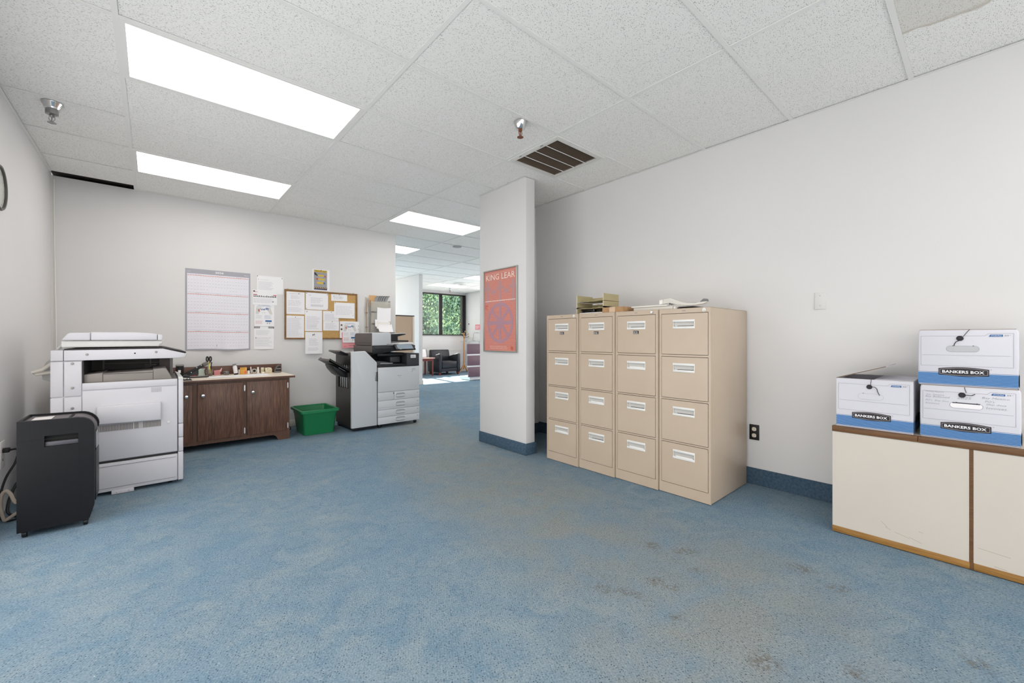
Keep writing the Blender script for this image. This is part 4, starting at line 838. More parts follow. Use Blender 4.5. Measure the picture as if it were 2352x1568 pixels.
# ------------------------------------------------------------------ filing cabinets
def filing(front, yl, wdt, label, lock, tape, hmark):
    t = thing('filing_cabinet', label, 'filing cabinet', (front, yl-wdt/2, 0), 'four-drawer tan filing cabinets in a row')
    yr = yl-wdt+.002; xb = 3.436
    m = MB().box(front+.012, xb, yr, yl-.002, .006, 1.325); m.build('body', TAN, t, bevel=.002); box('inner_face', mat('drawer_gap_dark', '4a3f34', .8), t, front+.0112, front+.0122, yr+.014, yl-.016, .01, 1.32)
    for nm_, a, b in (('top_rail', 1.295, 1.327), ('rail', .988, 1.001), ('rail', .679, .689), ('rail', .373, .383), ('kick_panel', .004, .077)): box(nm_, TAN, t, front, front+.0125, yr+.0165, yl-.0185, a, b)
    for a, b in ((yr, yr+.0165), (yl-.0185, yl-.002)): box('side_rail', TAN, t, front, front+.0125, a, b, .004, 1.327)
    box('top_panel', TAN, t, front, xb, yr, yl-.002, 1.3255, 1.3285, .001)
    for k, (a, b) in enumerate(((1.0045, 1.2915), (.6925, .9845), (.3865, .6755), (.0805, .3695))):
        hy0, hy1, hz0, hz1 = yl-.110, yl-.264, b-.103, b-.046
        if wdt < .36: pass
        d0 = MB(); f0 = front-.0015
        Y0_, Y1_ = yr+.0195, yl-.0215
        for q in ((Y0_, Y1_, a, hz0), (Y0_, Y1_, hz1, b), (Y0_, hy1, hz0, hz1), (hy0, Y1_, hz0, hz1)): d0.box(f0, front+.0118, *q)
        d = d0.build('drawer', TAN, t)
        hp = MB().box(front+.0095, front+.0105, hy1, hy0, hz0, hz1); hp.build('handle_pocket', mat('pocket_white', 'c9c8c4', .4), d)
        hl = MB().box(f0-.004, f0+.002, hy1-.002, hy0+.002, hz1-.012, hz1+.003).box(f0-.004, f0+.002, hy1-.002, hy0+.002, hz0-.003, hz0+.013).box(f0-.003, f0+.010, hy1-.002, hy1+.003, hz0+.010, hz1-.010).box(f0+.000, f0+.011, hy0-.003, hy0, hz0, hz1)
        hl.build('handle', mat('handle_aluminium', 'e4e4e2', .35), d, bevel=.001)
        if (k in hmark): box('index_card', mat('card_white', 'eceae6', .6), d, front-.0005, front+.001, hy1+.012, hy0-.02, hz0+.010, hz0+.019)
        else: box('card_slot', INKD, d, front-.0005, front+.001, hy1+.010, hy0-.03, hz0+.013, hz0+.0165)
        if k == 0 and tape:
            tp = box('label_tape', BLACK, t, f0-.001, f0, yl-wdt/2-.026, yl-wdt/2+.022, hz0-.038, hz0-.014)
            lines(FR((f0-.0011, yl-wdt/2+.020, hz0-.036), (0, -1, 0), (0, 0, 1), (-1, 0, 0)), 0, 0, .042, .020, 2, .0001, PAPER, tp, words=2, ragged=.1, fill=.35)
    if lock == 'round': MB().lathe([(.011, 0), (.0105, -.010), (.008, -.014), (.003, -.014)], (front, yr+.045, 1.311), 18, 'x').build('lock', CHROME, t, smooth=True)
    elif lock == 'plate':
        o = MB().prism([(yr+.044+.012*math.cos(a), 1.311+.014*math.sin(a)) for a in [2*PI*k/20 for k in range(20)]], 'x', front-.004, front).build('lock', HPLAS, t); box('key_slot', INKD, o, front-.005, front-.004, yr+.042, yr+.044, 1.302, 1.309)
    box('maker_plate', SEAM, t, front-.001, front, yl-wdt/2-.012, yl-wdt/2+.012, 1.310, 1.313)
filing(2.770, 2.683, .376, 'tan four-drawer filing cabinet beside the column, the far left one of the row', 'plate', True, (3,))
filing(2.780, 2.306, .364, 'second tan filing cabinet from the column, under the khaki letter trays', None, True, (2,))
filing(2.793, 1.941, .368, 'third tan filing cabinet from the column, with a small protruding round lock', 'round', True, (1, 3))
filing(2.806, 1.572, .375, 'tan four-drawer filing cabinet with its side exposed, at the far right of the row', 'plate', False, (3,))

# things on the cabinets
TZ = 1.3285
t = thing('letter_tray', 'khaki plastic stacked letter trays on top of the filing cabinets', 'letter tray', (2.95, 2.23, TZ))
for k, z in enumerate((TZ+.001, 1.375, 1.437)):
    z1_ = z+.058
    fl = MB().prism([(2.84, 2.372), (2.84, 2.29), (2.862, 2.275), (2.862, 2.175), (2.84, 2.16), (2.84, 2.088), (3.06, 2.088), (3.06, 2.372)], 'z', z, z+.0035).build('tray_floor', KHAKI, t)
    for (a, b) in ((2.369, 2.373), (2.087, 2.091)):
        box('tray_side', KHAKI, t, 2.832, 3.05, a, b, z, z1_); box('tray_edge', KHAKID, t, 2.829, 2.833, a-.001, b+.001, z, z1_)
    box('tray_back', KHAKI, t, 3.047, 3.051, 2.20 if k == 2 else 2.091, 2.369, z, z1_-.012)
m = MB().tube([(2.95, 2.25, 1.410), (2.95, 2.235, 1.416), (2.95, 2.222, 1.412), (2.95, 2.218, 1.385)], .004); m.build('clip', KHAKID, t, smooth=True)
t = thing('hand_stapler', 'black stapler lying in the bottom letter tray', 'stapler', (2.9, 2.29, TZ+.005))
m = MB().obox((2.90, 2.295, TZ+.036), (0, 1, .05), (1, 0, 0), (0, -.05, 1), .075, .015, .007); m.build('top_arm', BLACK, t, bevel=.004)
m = MB().obox((2.90, 2.29, TZ+.018), (0, 1, -.02), (1, 0, 0), (0, .02, 1), .070, .013, .005).box(2.89, 2.91, 2.345, 2.360, TZ+.006, TZ+.030); m.build('base', BLACK, t, bevel=.002)
MB().lathe([(.004, 0), (.004, .003)], (2.882, 2.225, TZ+.034), 10, 'x').build('pin', CHR2, t)
t = thing('paper_stack', 'white papers lying under the stapler in the bottom letter tray', 'paper', (2.93, 2.23, TZ+.005))
box('sheets', PAPER, t, 2.85, 3.03, 2.10, 2.36, TZ+.0048, TZ+.0118); box('sheets_top', PAPER2, t, 2.86, 3.03, 2.11, 2.35, TZ+.0118, TZ+.013)
t = thing('cardboard_box', 'flat brown cardboard carton taped shut, right of the letter trays', 'box', (2.80, 1.98, TZ), )
box('carton', KRAFT, t, 2.806, 2.975, 1.880, 2.079, TZ+.0005, 1.371, .001); box('packing_tape', mat('tape_tan', 'cdb49a', .3), t, 2.8045, 2.806, 1.955, 2.01, TZ+.001, 1.3705); box('tape_top', MATS['tape_tan'], t, 2.806, 2.975, 1.955, 2.01, 1.371, 1.3718)
t = thing('paper_trimmer', 'off-white guillotine paper trimmer with curved arm on the filing cabinets', 'paper cutter', (3.0, 1.6, TZ))
TRM = mat('trimmer_white', 'd6d3cc', .45)
box('base', TRM, t, 2.868, 3.20, 1.50, 1.825, TZ+.0005, 1.356, .002); box('board', mat('trimmer_board', 'e2e0da', .45), t, 2.856, 3.21, 1.520, 1.838, 1.357, 1.368, .002)
m = MB().prism([(1.575, 1.372), (1.572, 1.408), (1.515, 1.414), (1.46, 1.388), (1.40, 1.370), (1.33, 1.366), (1.27, 1.375), (1.255, 1.380), (1.252, 1.366), (1.28, 1.356), (1.34, 1.350), (1.41, 1.352), (1.47, 1.362), (1.52, 1.376)], 'x', 2.865, 2.892); m.build('arm', TRM, t, bevel=.003)
m = MB().prism([(1.60, 1.370), (1.60, 1.402), (1.575, 1.404), (1.575, 1.372)], 'x', 2.856, 2.90); m.build('arm_guard', mat('guard_white', 'eeece6', .4), t, bevel=.002)
m = MB().obox((2.895, 1.42, 1.369), (0, 1, .02), (1, 0, 0), (0, -.02, 1), .14, .002, .004); m.build('blade', STEEL, t)
m = MB().lathe([(.009, -.008), (.009, .010)], (2.862, 1.528, 1.367), 14, 'x'); m.build('pivot_bolt', STEEL, t, smooth=True)
box('clamp_block', WHITE, t, 2.862, 2.89, 1.475, 1.492, TZ+.0005, 1.350, .001); box('side_gap', PLENUM, t, 2.90, 3.19, 1.38, 1.498, TZ+.0005, 1.342)
m = MB().box(2.905, 3.18, 1.36, 1.475, 1.345, 1.349); m.build('waste_guard', SEAM, t)
m = MB().prism([(1.30, 1.372), (1.275, 1.392), (1.255, 1.390), (1.250, 1.372)], 'x', 2.862, 2.895); m.build('grip', SEAM, t, bevel=.003)

# ------------------------------------------------------------------ right wall: outlet, blank plate
t = thing('wall_outlet', 'black wall outlet plate with white sockets, right of the filing cabinets', 'outlet', (3.47, 1.156, .40))
def xw(z): return 3.48-.072*z/2.66
box('plate', SCR, t, xw(.4)-.006, xw(.4)+.001, 1.122, 1.190, .342, .458, .002)
for z in (.376, .424):
    o = MB().prism([(1.156+.0160*max(-.9, min(.9, math.cos(a)*1.1)), z+.0145*math.sin(a)) for a in [2*PI*k/20 for k in range(20)]], 'x', xw(.4)-.009, xw(.4)-.005).build('socket', mat('socket_ivory', 'e0d8c8', .45), t)
    for yy in (1.150, 1.162): box('slot', BLACKM, o, xw(.4)-.0093, xw(.4)-.009, yy-.001, yy+.001, z, z+.008)
    box('slot', BLACKM, o, xw(.4)-.0093, xw(.4)-.009, 1.154, 1.158, z-.009, z-.005)
t = thing('blank_wall_plate', 'blank white wall plate above the white boxes on the right wall', 'wall plate', (3.44, .73, 1.37))
box('plate', mat('plate_white', 'd6d5d3', .6), t, xw(1.37)-.006, xw(1.37)+.001, .705, .770, 1.315, 1.432, .003)
for z in (1.340, 1.408): MB().lathe([(.003, 0), (.003, -.001)], (xw(1.37)-.006, .7375, z), 10, 'x').build('screw', STEEL, t)

# ------------------------------------------------------------------ cream cabinet
t = thing('low_cabinet', 'low cream laminate cabinet with oak trim in the right corner', 'cabinet', (3.2, .04, 0))
kx0, kx1, ky1, ky0 = 2.975, 3.43, .580, -.52
box('carcass', CREAM, t, kx0+.006, kx1, ky0, ky1, .036, .5815)
for a, b in ((.048, .5795), (-.519, .034)): box('panel', CREAM, t, kx0, kx0+.006, a, b, .037, .5795)
box('centre_strip', OAKD, t, kx0-.001, kx0+.006, .0345, .0475, .0355, .5815)
for a, b in ((.046, .580), (-.52, .0335)): box('bottom_trim', OAK, t, kx0-.003, kx0+.020, a, b, .004, .0365, .001)
box('trim_joint', OAKD, t, kx0-.0025, kx0+.02, .034, .0455, .004, .036)
for a, b in ((.226, .581), (-.52, .2245)): box('top_trim', OAKD, t, kx0-.004, kx0+.020, a, b, .5822, .6125, .001)
box('top_panel', mat('cab_top_beige', 'cbbfae', .45), t, kx0+.020, kx1, ky0, ky1, .5822, .6120)
sc = MB()
for (y, z, l, a) in ((.355, .115, .018, -.8), (.34, .098, .012, -.4), (.285, .080, .030, -.25), (.235, .072, .025, -.35), (.215, .12, .008, -.3), (-.03, .11, .05, -.1), (-.05, .045, .02, -.1)): sc.obox((kx0-.0002, y, z), (0, -math.cos(a), math.sin(a)), (0, math.sin(a), math.cos(a)), (1, 0, 0), l, .0009, .0001)
sc.build('scuff_marks', mat('scuff_brown', 'b09c88', .7), t)
cord([(3.36, -.145, .617), (3.28, -.15, .640), (3.20, -.16, .625), (3.10, -.17, .617)], .005, BLACK, 'black cable on the low cabinet at the right photo edge', cat='cable')

# ------------------------------------------------------------------ white storage boxes
def stripes(fr, W, H, parent):
    quads(fr, [(0, .028*H, W, .200*H)], .0003, 'blue_band', BOXB, parent)
    quads(fr, [(0, (.034+.0232*k)*H, W, .0085*H) for k in range(9)], .0009, 'light_stripes', BOXB2, parent)
    quads(fr, [(0, .236*H, W, .005*H), (0, .016*H, W, .005*H)], .0006, 'edge_lines', BOXB, parent)
def bankbox(yl, yr, z0, z1, label, var, xf=3.0, xb=3.385):
    t = thing('storage_box', label, 'box', (3.19, (yl+yr)/2, z0), 'white storage boxes with blue stripes')
    W, H = yl-yr, z1-z0
    if var == 1:
        m = MB().box(xf, xf+.004, yr, yl, z0, z1).box(xb-.004, xb, yr, yl, z0, z1).box(xf+.004, xb-.004, yr, yr+.004, z0, z1).box(xf+.004, xb-.004, yl-.004, yl, z0, z1).box(xf+.004, xb-.004, yr+.004, yl-.004, z0, z0+.004)
        m.build('carton', BOXW, t)
        m = MB().obox((3.19, yl-.108, z1+.038), (0, -.945, .327), (1, 0, 0), (0, .327, .945), .113, .19, .0015); m.build('open_flap', BOXW, t); MB().obox((2.9985, yl-.108, z1+.038), (0, -.945, .327), (1, 0, 0), (0, .327, .945), .113, .0012, .0022).build('flap_edge', mat('flap_edge_brown', '7a6856', .8), t)
        m = MB().box(xf+.002, xb, yr+.001, yr+.155, z1+.0005, z1+.0025); m.build('closed_flap', BOXW, t)
        m = MB().box(xf-.0002, xf+.0042, yr, yl, z1, z1+.0012).box(xf+.004, xb, yl-.004, yl, z1, z1+.0012).box(xb-.004, xb, yr, yl, z1, z1+.0012); m.build('board_edge', mat('board_edge', '8d7a68', .8), t)
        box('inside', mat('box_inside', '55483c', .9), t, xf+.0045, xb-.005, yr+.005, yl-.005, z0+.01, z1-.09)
    else:
        m = MB(); 
        rg = [ring(xf+.003, xb, yr+.002, yl-.002, z0, .006, 2), ring(xf, xb+.002, yr, yl, z0+.01, .006, 2), ring(xf-.0005, xb+.004, yr-.002, yl+.001, z0+.5*H, .006, 2), ring(xf, xb, yr-.001, yl, z1-.012, .006, 2), ring(xf+.003, xb-.004, yr+.004, yl-.003, z1, .006, 2)]
        loft(rg).build('carton', BOXW, t, smooth=True, ang=50)
        box('lid_edge', MATS['board_edge'], t, xf+.003, xb-.02, yr+.006, yl-.006, z1, z1+.0025)
    fr = FR((xf-.0012, yl, z0), (0, -1, 0), (0, 0, 1), (-1, 0, 0))
    stripes(fr, W, H, t)
    frs = FR((xf+.001, yr-(.0030 if var != 1 else .0008), z0), (1, 0, 0), (0, 0, 1), (0, -1, 0)); stripes(frs, (xb-xf)*.98, H, t)
    poly(frs, [(.10, .16*H), (.30, .16*H), (.31, .30*H), (.20, .345*H), (.09, .30*H)], .0014, 'side_emblem', BOXK, t)
    lw = .0009; F = [(.030, .895), (.690, .895), (.725, .935), (.955, .935), (.955, .355), (.030, .355)]
    m = MB()
    for k in range(len(F)):
        a, b = Vector((F[k][0]*W, F[k][1]*H)), Vector((F[(k+1) % 6][0]*W, F[(k+1) % 6][1]*H)); d = (b-a).normalized(); nn = Vector((-d.y, d.x))*lw/2
        m.add([fr.p(*(a-nn), .0005), fr.p(*(b-nn), .0005), fr.p(*(b+nn), .0005), fr.p(*(a+nn), .0005)], [(0, 1, 2, 3)])
    m.build('printed_frame', BOXLN, t); quads(fr, [(.045*W, .548*H, .89*W, lw)], .0005, 'printed_rule', BOXLN, t)
    poly(fr, [(.728*W, .880*H), (.858*W, .880*H), (.858*W, .915*H), (.742*W, .915*H)], .0006, 'blue_tab', BOXB, t)
    text('STOR/FILE', fr, .748*W, .888*H, .098*W, .018*H, .0008, mat('tab_white', 'dfe8f2', .7), t, bold=.01)
    text('25', fr, .873*W, .888*H, .040*W, .022*H, .0006, BOXLN, t, bold=.01); text('TM', fr, .916*W, .900*H, .016*W, .010*H, .0006, BOXLN, t)
    ea, eb, et, ebm = .232*W, .722*W, .300*H, .208*H
    def bow(k, grow): 
        P = []
        for i in range(11): s_ = i/10; P.append((ea-grow+(eb-ea+2*grow)*s_, ebm-grow-.022*H*math.sin(PI*s_)))
        for i in range(11): s_ = 1-i/10; P.append((ea-grow+(eb-ea+2*grow)*s_, et+grow+.028*H*math.sin(PI*s_)))
        return P
    poly(fr, bow(0, .003), .0014, 'emblem', BOXK, t); poly(fr, bow(0, -.0012), .0018, 'emblem_line', mat('emblem_grey', 'b8b4b4', .6), t); poly(fr, bow(0, -.0024), .0022, 'emblem_field', BOXK, t)
    text('BANKERS BOX', fr, ea+.010, .229*H, eb-ea-.022, .050*H, .0026, mat('emblem_white', 'f2f2f4', .6), t, 'printed_name', bold=.022)
    text('R', fr, eb+.008, .305*H, .004, .004, .0006, BOXLN, t)
    # string, button
    bu, bv = (.456 if var == 1 else .445), .852
    c = fr.p(bu*W, bv*H, .0006)
    b_ = MB().lathe([(.0122, 0), (.0125, -.0022), (.010, -.0035), (.006, -.0028), (.0055, -.0042), (.001, -.0042)], tuple(c), 22, 'x').build('button', BOXK, t, smooth=True)
    if var == 1: pts = [(.480, 1.005), (.480, .97), (.470, .885)]; tail = [(.475, .862), (.53, .855), (.555, .82), (.565, .76), (.590, .695)]
    elif var == 3: pts = [(.545, 1.01), (.52, .97), (.480, .885)]; tail = [(.445, .82), (.405, .79), (.388, .75), (.386, .715)]
    else: pts = [(.47, 1.0), (.475, .96), (.487, .90)]; bu2 = 0; tail = [(.475, .858), (.52, .853), (.545, .855), (.575, .885)]
    MB().tube([fr.p(a*W, b*H, .003) for a, b in pts], .0012, 6).build('string', BLACK, t, smooth=True)
    MB().tube([fr.p(a*W, b*H, .0035) for a, b in tail], .0016, 6).build('string', BLACK, t, smooth=True)
    # grip hole
    ov = [(.30+.11*0, 0)]
    cx, cy, hw, hh = (.47*W if var != 2 else .485*W), (.665*H if var == 3 else .655*H), .165*W, .052*H
    if var == 1: cx, cy, hw, hh = .47*W, .655*H, .165*W, .06*H
    def stad(g=0): return [(cx+(hw-hh)*(1 if math.cos(a) > 0 else -1)+(hh+g)*math.cos(a), cy+(hh+g)*math.sin(a)) for a in [2*PI*(k+.5)/28 for k in range(28)]]
    if var == 2:
        poly(fr, stad(.0008), .0005, 'grip_edge', BOXLN, t); poly(fr, stad(-.0006), .0010, 'grip_hole', mat('grip_paper', 'efecee', .7), t)
        quads(fr, [(cx-hw+hh*.6, cy+hh*.70, 2*hw-1.2*hh, hh*.3)], .0014, 'grip_shadow', INKD, t)
    elif var == 3: poly(fr, stad(.0006), .0005, 'grip_edge', mat('grip_edge_grey', '9b9ba0', .7), t); poly(fr, stad(-.0006), .0010, 'grip_hole', mat('grip_grey_fill', 'bcbcc0', .7), t)
    else: poly(fr, stad(.0004), .0005, 'grip_edge', mat('grip_score', 'a9a9b0', .7), t); poly(fr, stad(-.0003), .0010, 'grip_flap', BOXW, t)
    quads(fr, [(cx-hw*.62, cy+hh-.001, .004, .003), (cx+hw*.62, cy+hh-.001, .004, .003)][:1 if var == 1 else 2], .001, 'grip_tick', BLACK, t)
    return t, fr, W, H
BZ = .6132
bankbox(.566, .244, BZ, .8885, 'white storage box with one flap raised, alone at the left of the low cabinet', 1)
t, fr, W, H = bankbox(.2185, -.111, BZ, .878, 'white storage box with pencil handwriting, under another storage box', 2)
PEN = mat('pencil_grey', 'a5a5ac', .8)
for s_, u, v, w2, h2 in (('Packing Reports', .06, .865, .20, .030), ('Inv. Invoice', .07, .812, .19, .030), ('Bay Bellwood', .06, .762, .26, .042), ("PO's  Ship docs", .06, .690, .25, .042), ('Invoices', .06, .645, .15, .030), ('2025', .395, .775, .145, .045), ('Bay Mexico', .64, .800, .26, .045), ("PO's", .67, .745, .09, .040), ('Ship docs', .68, .690, .19, .040), ('Invoices.', .68, .630, .20, .042)):
    text(s_, fr, u*W, v*H, w2*W, h2*H, .0006, PEN, t, 'handwriting', italic=.25, bold=-.004)
bankbox(.2255, -.104, .8815, 1.1585, 'white storage box stacked on top of another at the right, string tied diagonally', 3, 2.998)

# ------------------------------------------------------------------ papers on the back wall
WY = 5.79
def FW(x, z, d=.0): return FR((x, WY-d, z), (1, 0, 0), (0, 0, 1), (0, -1, 0))
def sheet(name, label, cat, x0, x1, z0, z1, d=.001, m=PAPER, tilt=0, curl=0, grp=None, pins=(), y=WY):
    t = thing(name, label, cat, ((x0+x1)/2, y-d, (z0+z1)/2), grp)
    mb = MB(); n = 8; vs = []; fs = []
    for j in range(n+1):
        for i in range(n+1):
            u, v = i/n, j/n
            vs.append((x0+(x1-x0)*u+tilt*(v-.5)*(z1-z0), y-d-curl*(1-v)**2*(.6+.4*math.cos(PI*(u-.5)*2)) - .0015*math.sin(PI*u)*(1 if curl else 0), z0+(z1-z0)*v-tilt*(u-.5)*(x1-x0)))
    for j in range(n):
        for i in range(n): a = j*(n+1)+i; fs.append((a, a+1, a+n+2, a+n+1))
    mb.add(vs, fs); o = mb.build('sheet', m, t, smooth=True)
    W0, H0 = x1-x0, z1-z0
    class SF:
        n = Vector((0, -1, 0))
        def p(s, a, b, e=0):
            u, v = a/W0, b/H0
            return Vector((x0+W0*u+tilt*(v-.5)*H0, y-d-curl*(1-v)**2*(.6+.4*math.cos(PI*(u-.5)*2)) - .0015*math.sin(PI*u)*(1 if curl else 0)-e, z0+H0*v-tilt*(u-.5)*W0))
    fr = SF()
    for (a, b) in pins:
        p = fr.p(a*(x1-x0), b*(z1-z0), 0); MB().lathe([(.004, 0), (.0045, -.003), (.002, -.009), (.0035, -.011)], tuple(p), 10, 'y').build('push_pin', INKD, t, smooth=True)
    return t, fr, x1-x0, z1-z0
# calendar
t = thing('wall_calendar', 'large year 2026 wall calendar with grey border above the counter', 'calendar', (.57, WY, 1.43))
cx0, cx1, cz0, cz1 = .267, .880, .980, 1.893
mb = MB(); n = 16; vs = []; fs = []
for j in range(n+1):
    for i in range(n+1):
        u, v = i/n, j/n; vs.append((cx0+(cx1-cx0)*u, WY-.002-.010*(.5-.5*math.cos(2*PI*u*2))*(.2+.8*(1-v))-.030*math.exp(-((u-.62)/.12)**2)*(1-v)**3, cz0+(cz1-cz0)*v+.004*math.sin(2*PI*u)*(1-v)))
for j in range(n):
    for i in range(n): a = j*(n+1)+i; fs.append((a, a+1, a+n+2, a+n+1))
CALG = mat('calendar_grey', 'a6a6ae', .6); CALW = mat('calendar_white', 'e6e5ed', .7)
mb.add(vs, fs).build('backing_sheet', CALG, t, smooth=True)
fr = FW(cx0, cz0, .0); W, H = cx1-cx0, cz1-cz0
def calp(a, b, d): # follow the sheet's curl
    u, v = a/W, b/H
    return Vector((cx0+a, WY-.002-.010*(.5-.5*math.cos(2*PI*u*2))*(.2+.8*(1-v))-.030*math.exp(-((u-.62)/.12)**2)*(1-v)**3-d, cz0+b+.004*math.sin(2*PI*u)*(1-v)))
class CF:
    def p(s, a, b, d=0): return calp(a, b, d)
cf = CF()
m = MB(); nx = 24; bw_, bt = .024*W/.61*.61, .045
N_ = 16
vs = []; fs = []
for j in range(N_+1):
    for i in range(nx+1): vs.append(calp(.016+(W-.032)*i/nx, .016+(H-.016-.052)*j/N_, .0008))
for j in range(N_):
    for i in range(nx): a = j*(nx+1)+i; fs.append((a, a+1, a+nx+2, a+nx+1))
MB().add(vs, fs).build('month_sheet', CALW, t, smooth=True)
text('2026', cf, .44*W, H-.036, .13*W, .022, .0016, PAPER, t, 'year_title', bold=.02); text('Planner', cf, .90*W, H-.036, .075*W, .010, .0016, PAPER, t)
text('Notes', cf, .03*W, H-.034, .05*W, .008, .0016, PAPER, t)
MON = ['January', 'February', 'March', 'April', 'May', 'June', 'July', 'August', 'September', 'October', 'November', 'December']
rh = (H-.070)/4; red = []; blk = []; gl = []; rule = []; day0 = [4, 0, 0, 3, 5, 1, 3, 6, 2, 4, 0, 2]; dn = [31, 28, 31, 30, 31, 30, 31, 31, 30, 31, 30, 31]
for r in range(4):
    zt = H-.054-r*rh
    for i in range(26): red.append((.018+(W-.036)*i/26, zt-.020, (W-.036)/26*.86, .005)); rule.append((.018+(W-.036)*i/26, zt-.001, (W-.036)/26, .0016))
    for c in range(3):
        mi = r*3+c; mw = (W-.036)/3; mx = .018+c*mw
        text(MON[mi], cf, mx+mw*.36, zt-.013, mw*.26, .007, .0016, INK, t, 'month_name')
        for d in range(dn[mi]):
            k = d+day0[mi]; col, row = k % 7, k//7
            ch = (rh-.026)/5.2; blk.append((mx+mw*(col+.28)/7, zt-.034-row*ch, .0085 if d > 8 else .005, .0042))
        for q in range(7): gl.append((mx+mw*q/7, zt-rh+.004, .0007, rh-.028))
for nm, R, d, mm in (('weekday_bars', red, .0014, mat('calendar_red', 'cf6a54', .7)), ('date_numbers', blk, .0016, mat('ink_date', 'b4b4bf', .8)), ('grid_lines', gl, .0012, mat('grid_pale', 'cfced8', .7)), ('month_rules', rule, .0014, mat('rule_blue_grey', '8c8ea0', .7))):
    m = MB()
    for (a, b, w2, h2) in R: m.add([cf.p(a, b, d), cf.p(a+w2, b, d), cf.p(a+w2, b+h2, d), cf.p(a, b+h2, d)], [(0, 1, 2, 3)])
    o = m.build(nm, mm, t); o['kind'] = 'stuff'
# papers between the calendar and the cork board
t, fr, W, H = sheet('wall_notice', 'landscape white notice pinned highest, right of the calendar', 'paper', .948, 1.234, 1.664, 1.880, .003, pins=((.95, .93), (.02, .97)))
text('Safety and Health Notice', fr, .12*W, .76*H, .32*W, .035*H, .0008, INK, t); lines(fr, .05*W, .22*H, .62*W, .48*H, 7, .0008, INKL, t, words=10); MB().add([fr.p(.06*W+.006*math.cos(a), .79*H+.007*math.sin(a), .0008) for a in [2*PI*k/12 for k in range(12)]], [tuple(range(12))]).build('seal_mark', INKL, t)
t, fr, W, H = sheet('wall_flyer', 'white flyer with a red band and row of dark silhouettes, right of the calendar', 'paper', .905, 1.165, 1.525, 1.704, .0015, curl=.006)
quads(fr, [(.02*W, .655*H, .95*W, .05*H), (.02*W, .86*H, .18*W, .02*H)], .0008, 'red_band', mat('band_red', 'b5484c', .7), t)
m = MB(); rr = random.Random(3)
for k in range(13):
    a = (.03+.073*k)*W; h_ = (.08+.045*rr.random())*H; m.add([fr.p(a, .53*H, .001), fr.p(a+.05*W, .53*H, .001), fr.p(a+.035*W, .53*H+h_, .001), fr.p(a+.012*W, .53*H+h_, .001)], [(0, 1, 2, 3)])
m.build('silhouettes', INKD, t)
lines(fr, .03*W, .12*H, .92*W, .34*H, 6, .0008, INKL, t, words=9); quads(fr, [(.02*W, .88*H, .07*W, .07*H), (.80*W, .20*H, .04*W, .06*H)], .0009, 'dark_marks', INKD, t)
class SUB:
    def __init__(s, f, a, b, t_): s.f, s.a, s.b, s.t = f, a, b, t_
    def p(s, a, b, e=0): return s.f.p(s.a+a-s.t*b, s.b+b+s.t*a, e)
def everify(t, fr, W, H):
    text('This Organization', fr, .18*W, .925*H, .58*W, .032*H, .0008, BLUE, t, bold=.015); text('Participates in E-Verify', fr, .12*W, .880*H, .72*W, .030*H, .0008, BLUE, t, bold=.015)
    poly(fr, [(.06*W, .55*H), (.90*W, .55*H), (.80*W, .85*H), (.09*W, .85*H)], .0008, 'picture_panel', mat('panel_pale', 'd4d3cf', .6), t)
    fe = SUB(fr, .20*W, .66*H, .2)
    text('E', fe, 0, 0, .09*W, .10*H, .0012, RED, t, bold=.03); text('Verify', fe, .12*W, 0, .42*W, .115*H, .0012, BLUE, t, bold=.03)
    quads(fr, [(.38*W, .60*H, .03*W, .03*H), (.50*W, .60*H, .03*W, .03*H)], .001, 'picture_marks', INK, t)
    lines(fr, .06*W, .34*H, .38*W, .17*H, 7, .0008, INKL, t, words=5); lines(fr, .50*W, .34*H, .38*W, .17*H, 7, .0008, mat('ink_blue_pale', 'a8bcd4', .7), t, words=5)
    lines(fr, .06*W, .10*H, .36*W, .16*H, 4, .0008, mat('ink_red_pale', 'd6a09c', .7), t, words=4)
    quads(fr, [(.54*W, .20*H, .32*W, .075*H)], .0008, 'blue_banner', BLUE, t); quads(fr, [(.62*W, .11*H, .05*W, .05*H), (.73*W, .11*H, .05*W, .05*H)], .0009, 'agency_seals', INK, t)
t, fr, W, H = sheet('wall_flyer', 'white flyer with blue heading below the red-banded flyer', 'paper', .921, 1.134, 1.265, 1.532, .003, curl=.004); everify(t, fr, W, H)
t, fr, W, H = sheet('wall_notice', 'white text notice with a dark top strip, lowest right of the calendar', 'paper', .918, 1.130, .985, 1.262, .003, curl=.008)
quads(fr, [(0, .915*H, W, .075*H)], .0012, 'dark_strip', mat('strip_grey', '6d6a72', .7), t); lines(fr, .03*W, .925*H, .94*W, .05*H, 1, .0018, PAPER, t, words=8, ragged=0)
lines(fr, .10*W, .62*H, .80*W, .22*H, 6, .0012, INKL, t, words=8); lines(fr, .05*W, .12*H, .88*W, .42*H, 11, .0012, INKL, t, words=9, name='small_print'); poly(fr, [(.05*W, .47*H), (.13*W, .47*H), (.09*W, .54*H)], .0016, 'triangle_mark', INK, t)
t, fr, W, H = sheet('safety_poster', 'small yellow and grey safety flyer pinned above the cork board', 'paper', 1.573, 1.790, 1.748, 2.029, .002, pins=((.5, .965),))
quads(fr, [(.09*W, .04*H, .76*W, .93*H)], .0006, 'print_panel', mat('panel_grey', '9b9a9e', .6), t)
quads(fr, [(.10*W, .87*H, .74*W, .09*H), (.34*W, .68*H, .32*W, .07*H), (.32*W, .50*H, .40*W, .07*H), (.26*W, .32*H, .38*W, .09*H)], .0008, 'yellow_bars', mat('safety_yellow', 'd9b83c', .6), t)
text('WATCH OUT', fr, .13*W, .885*H, .68*W, .055*H, .0011, INKD, t, bold=.03)
quads(fr, [(.09*W, .04*H, .76*W, .055*H)], .0009, 'navy_strip', mat('navy_strip', '3c3c62', .6), t)
m = MB()
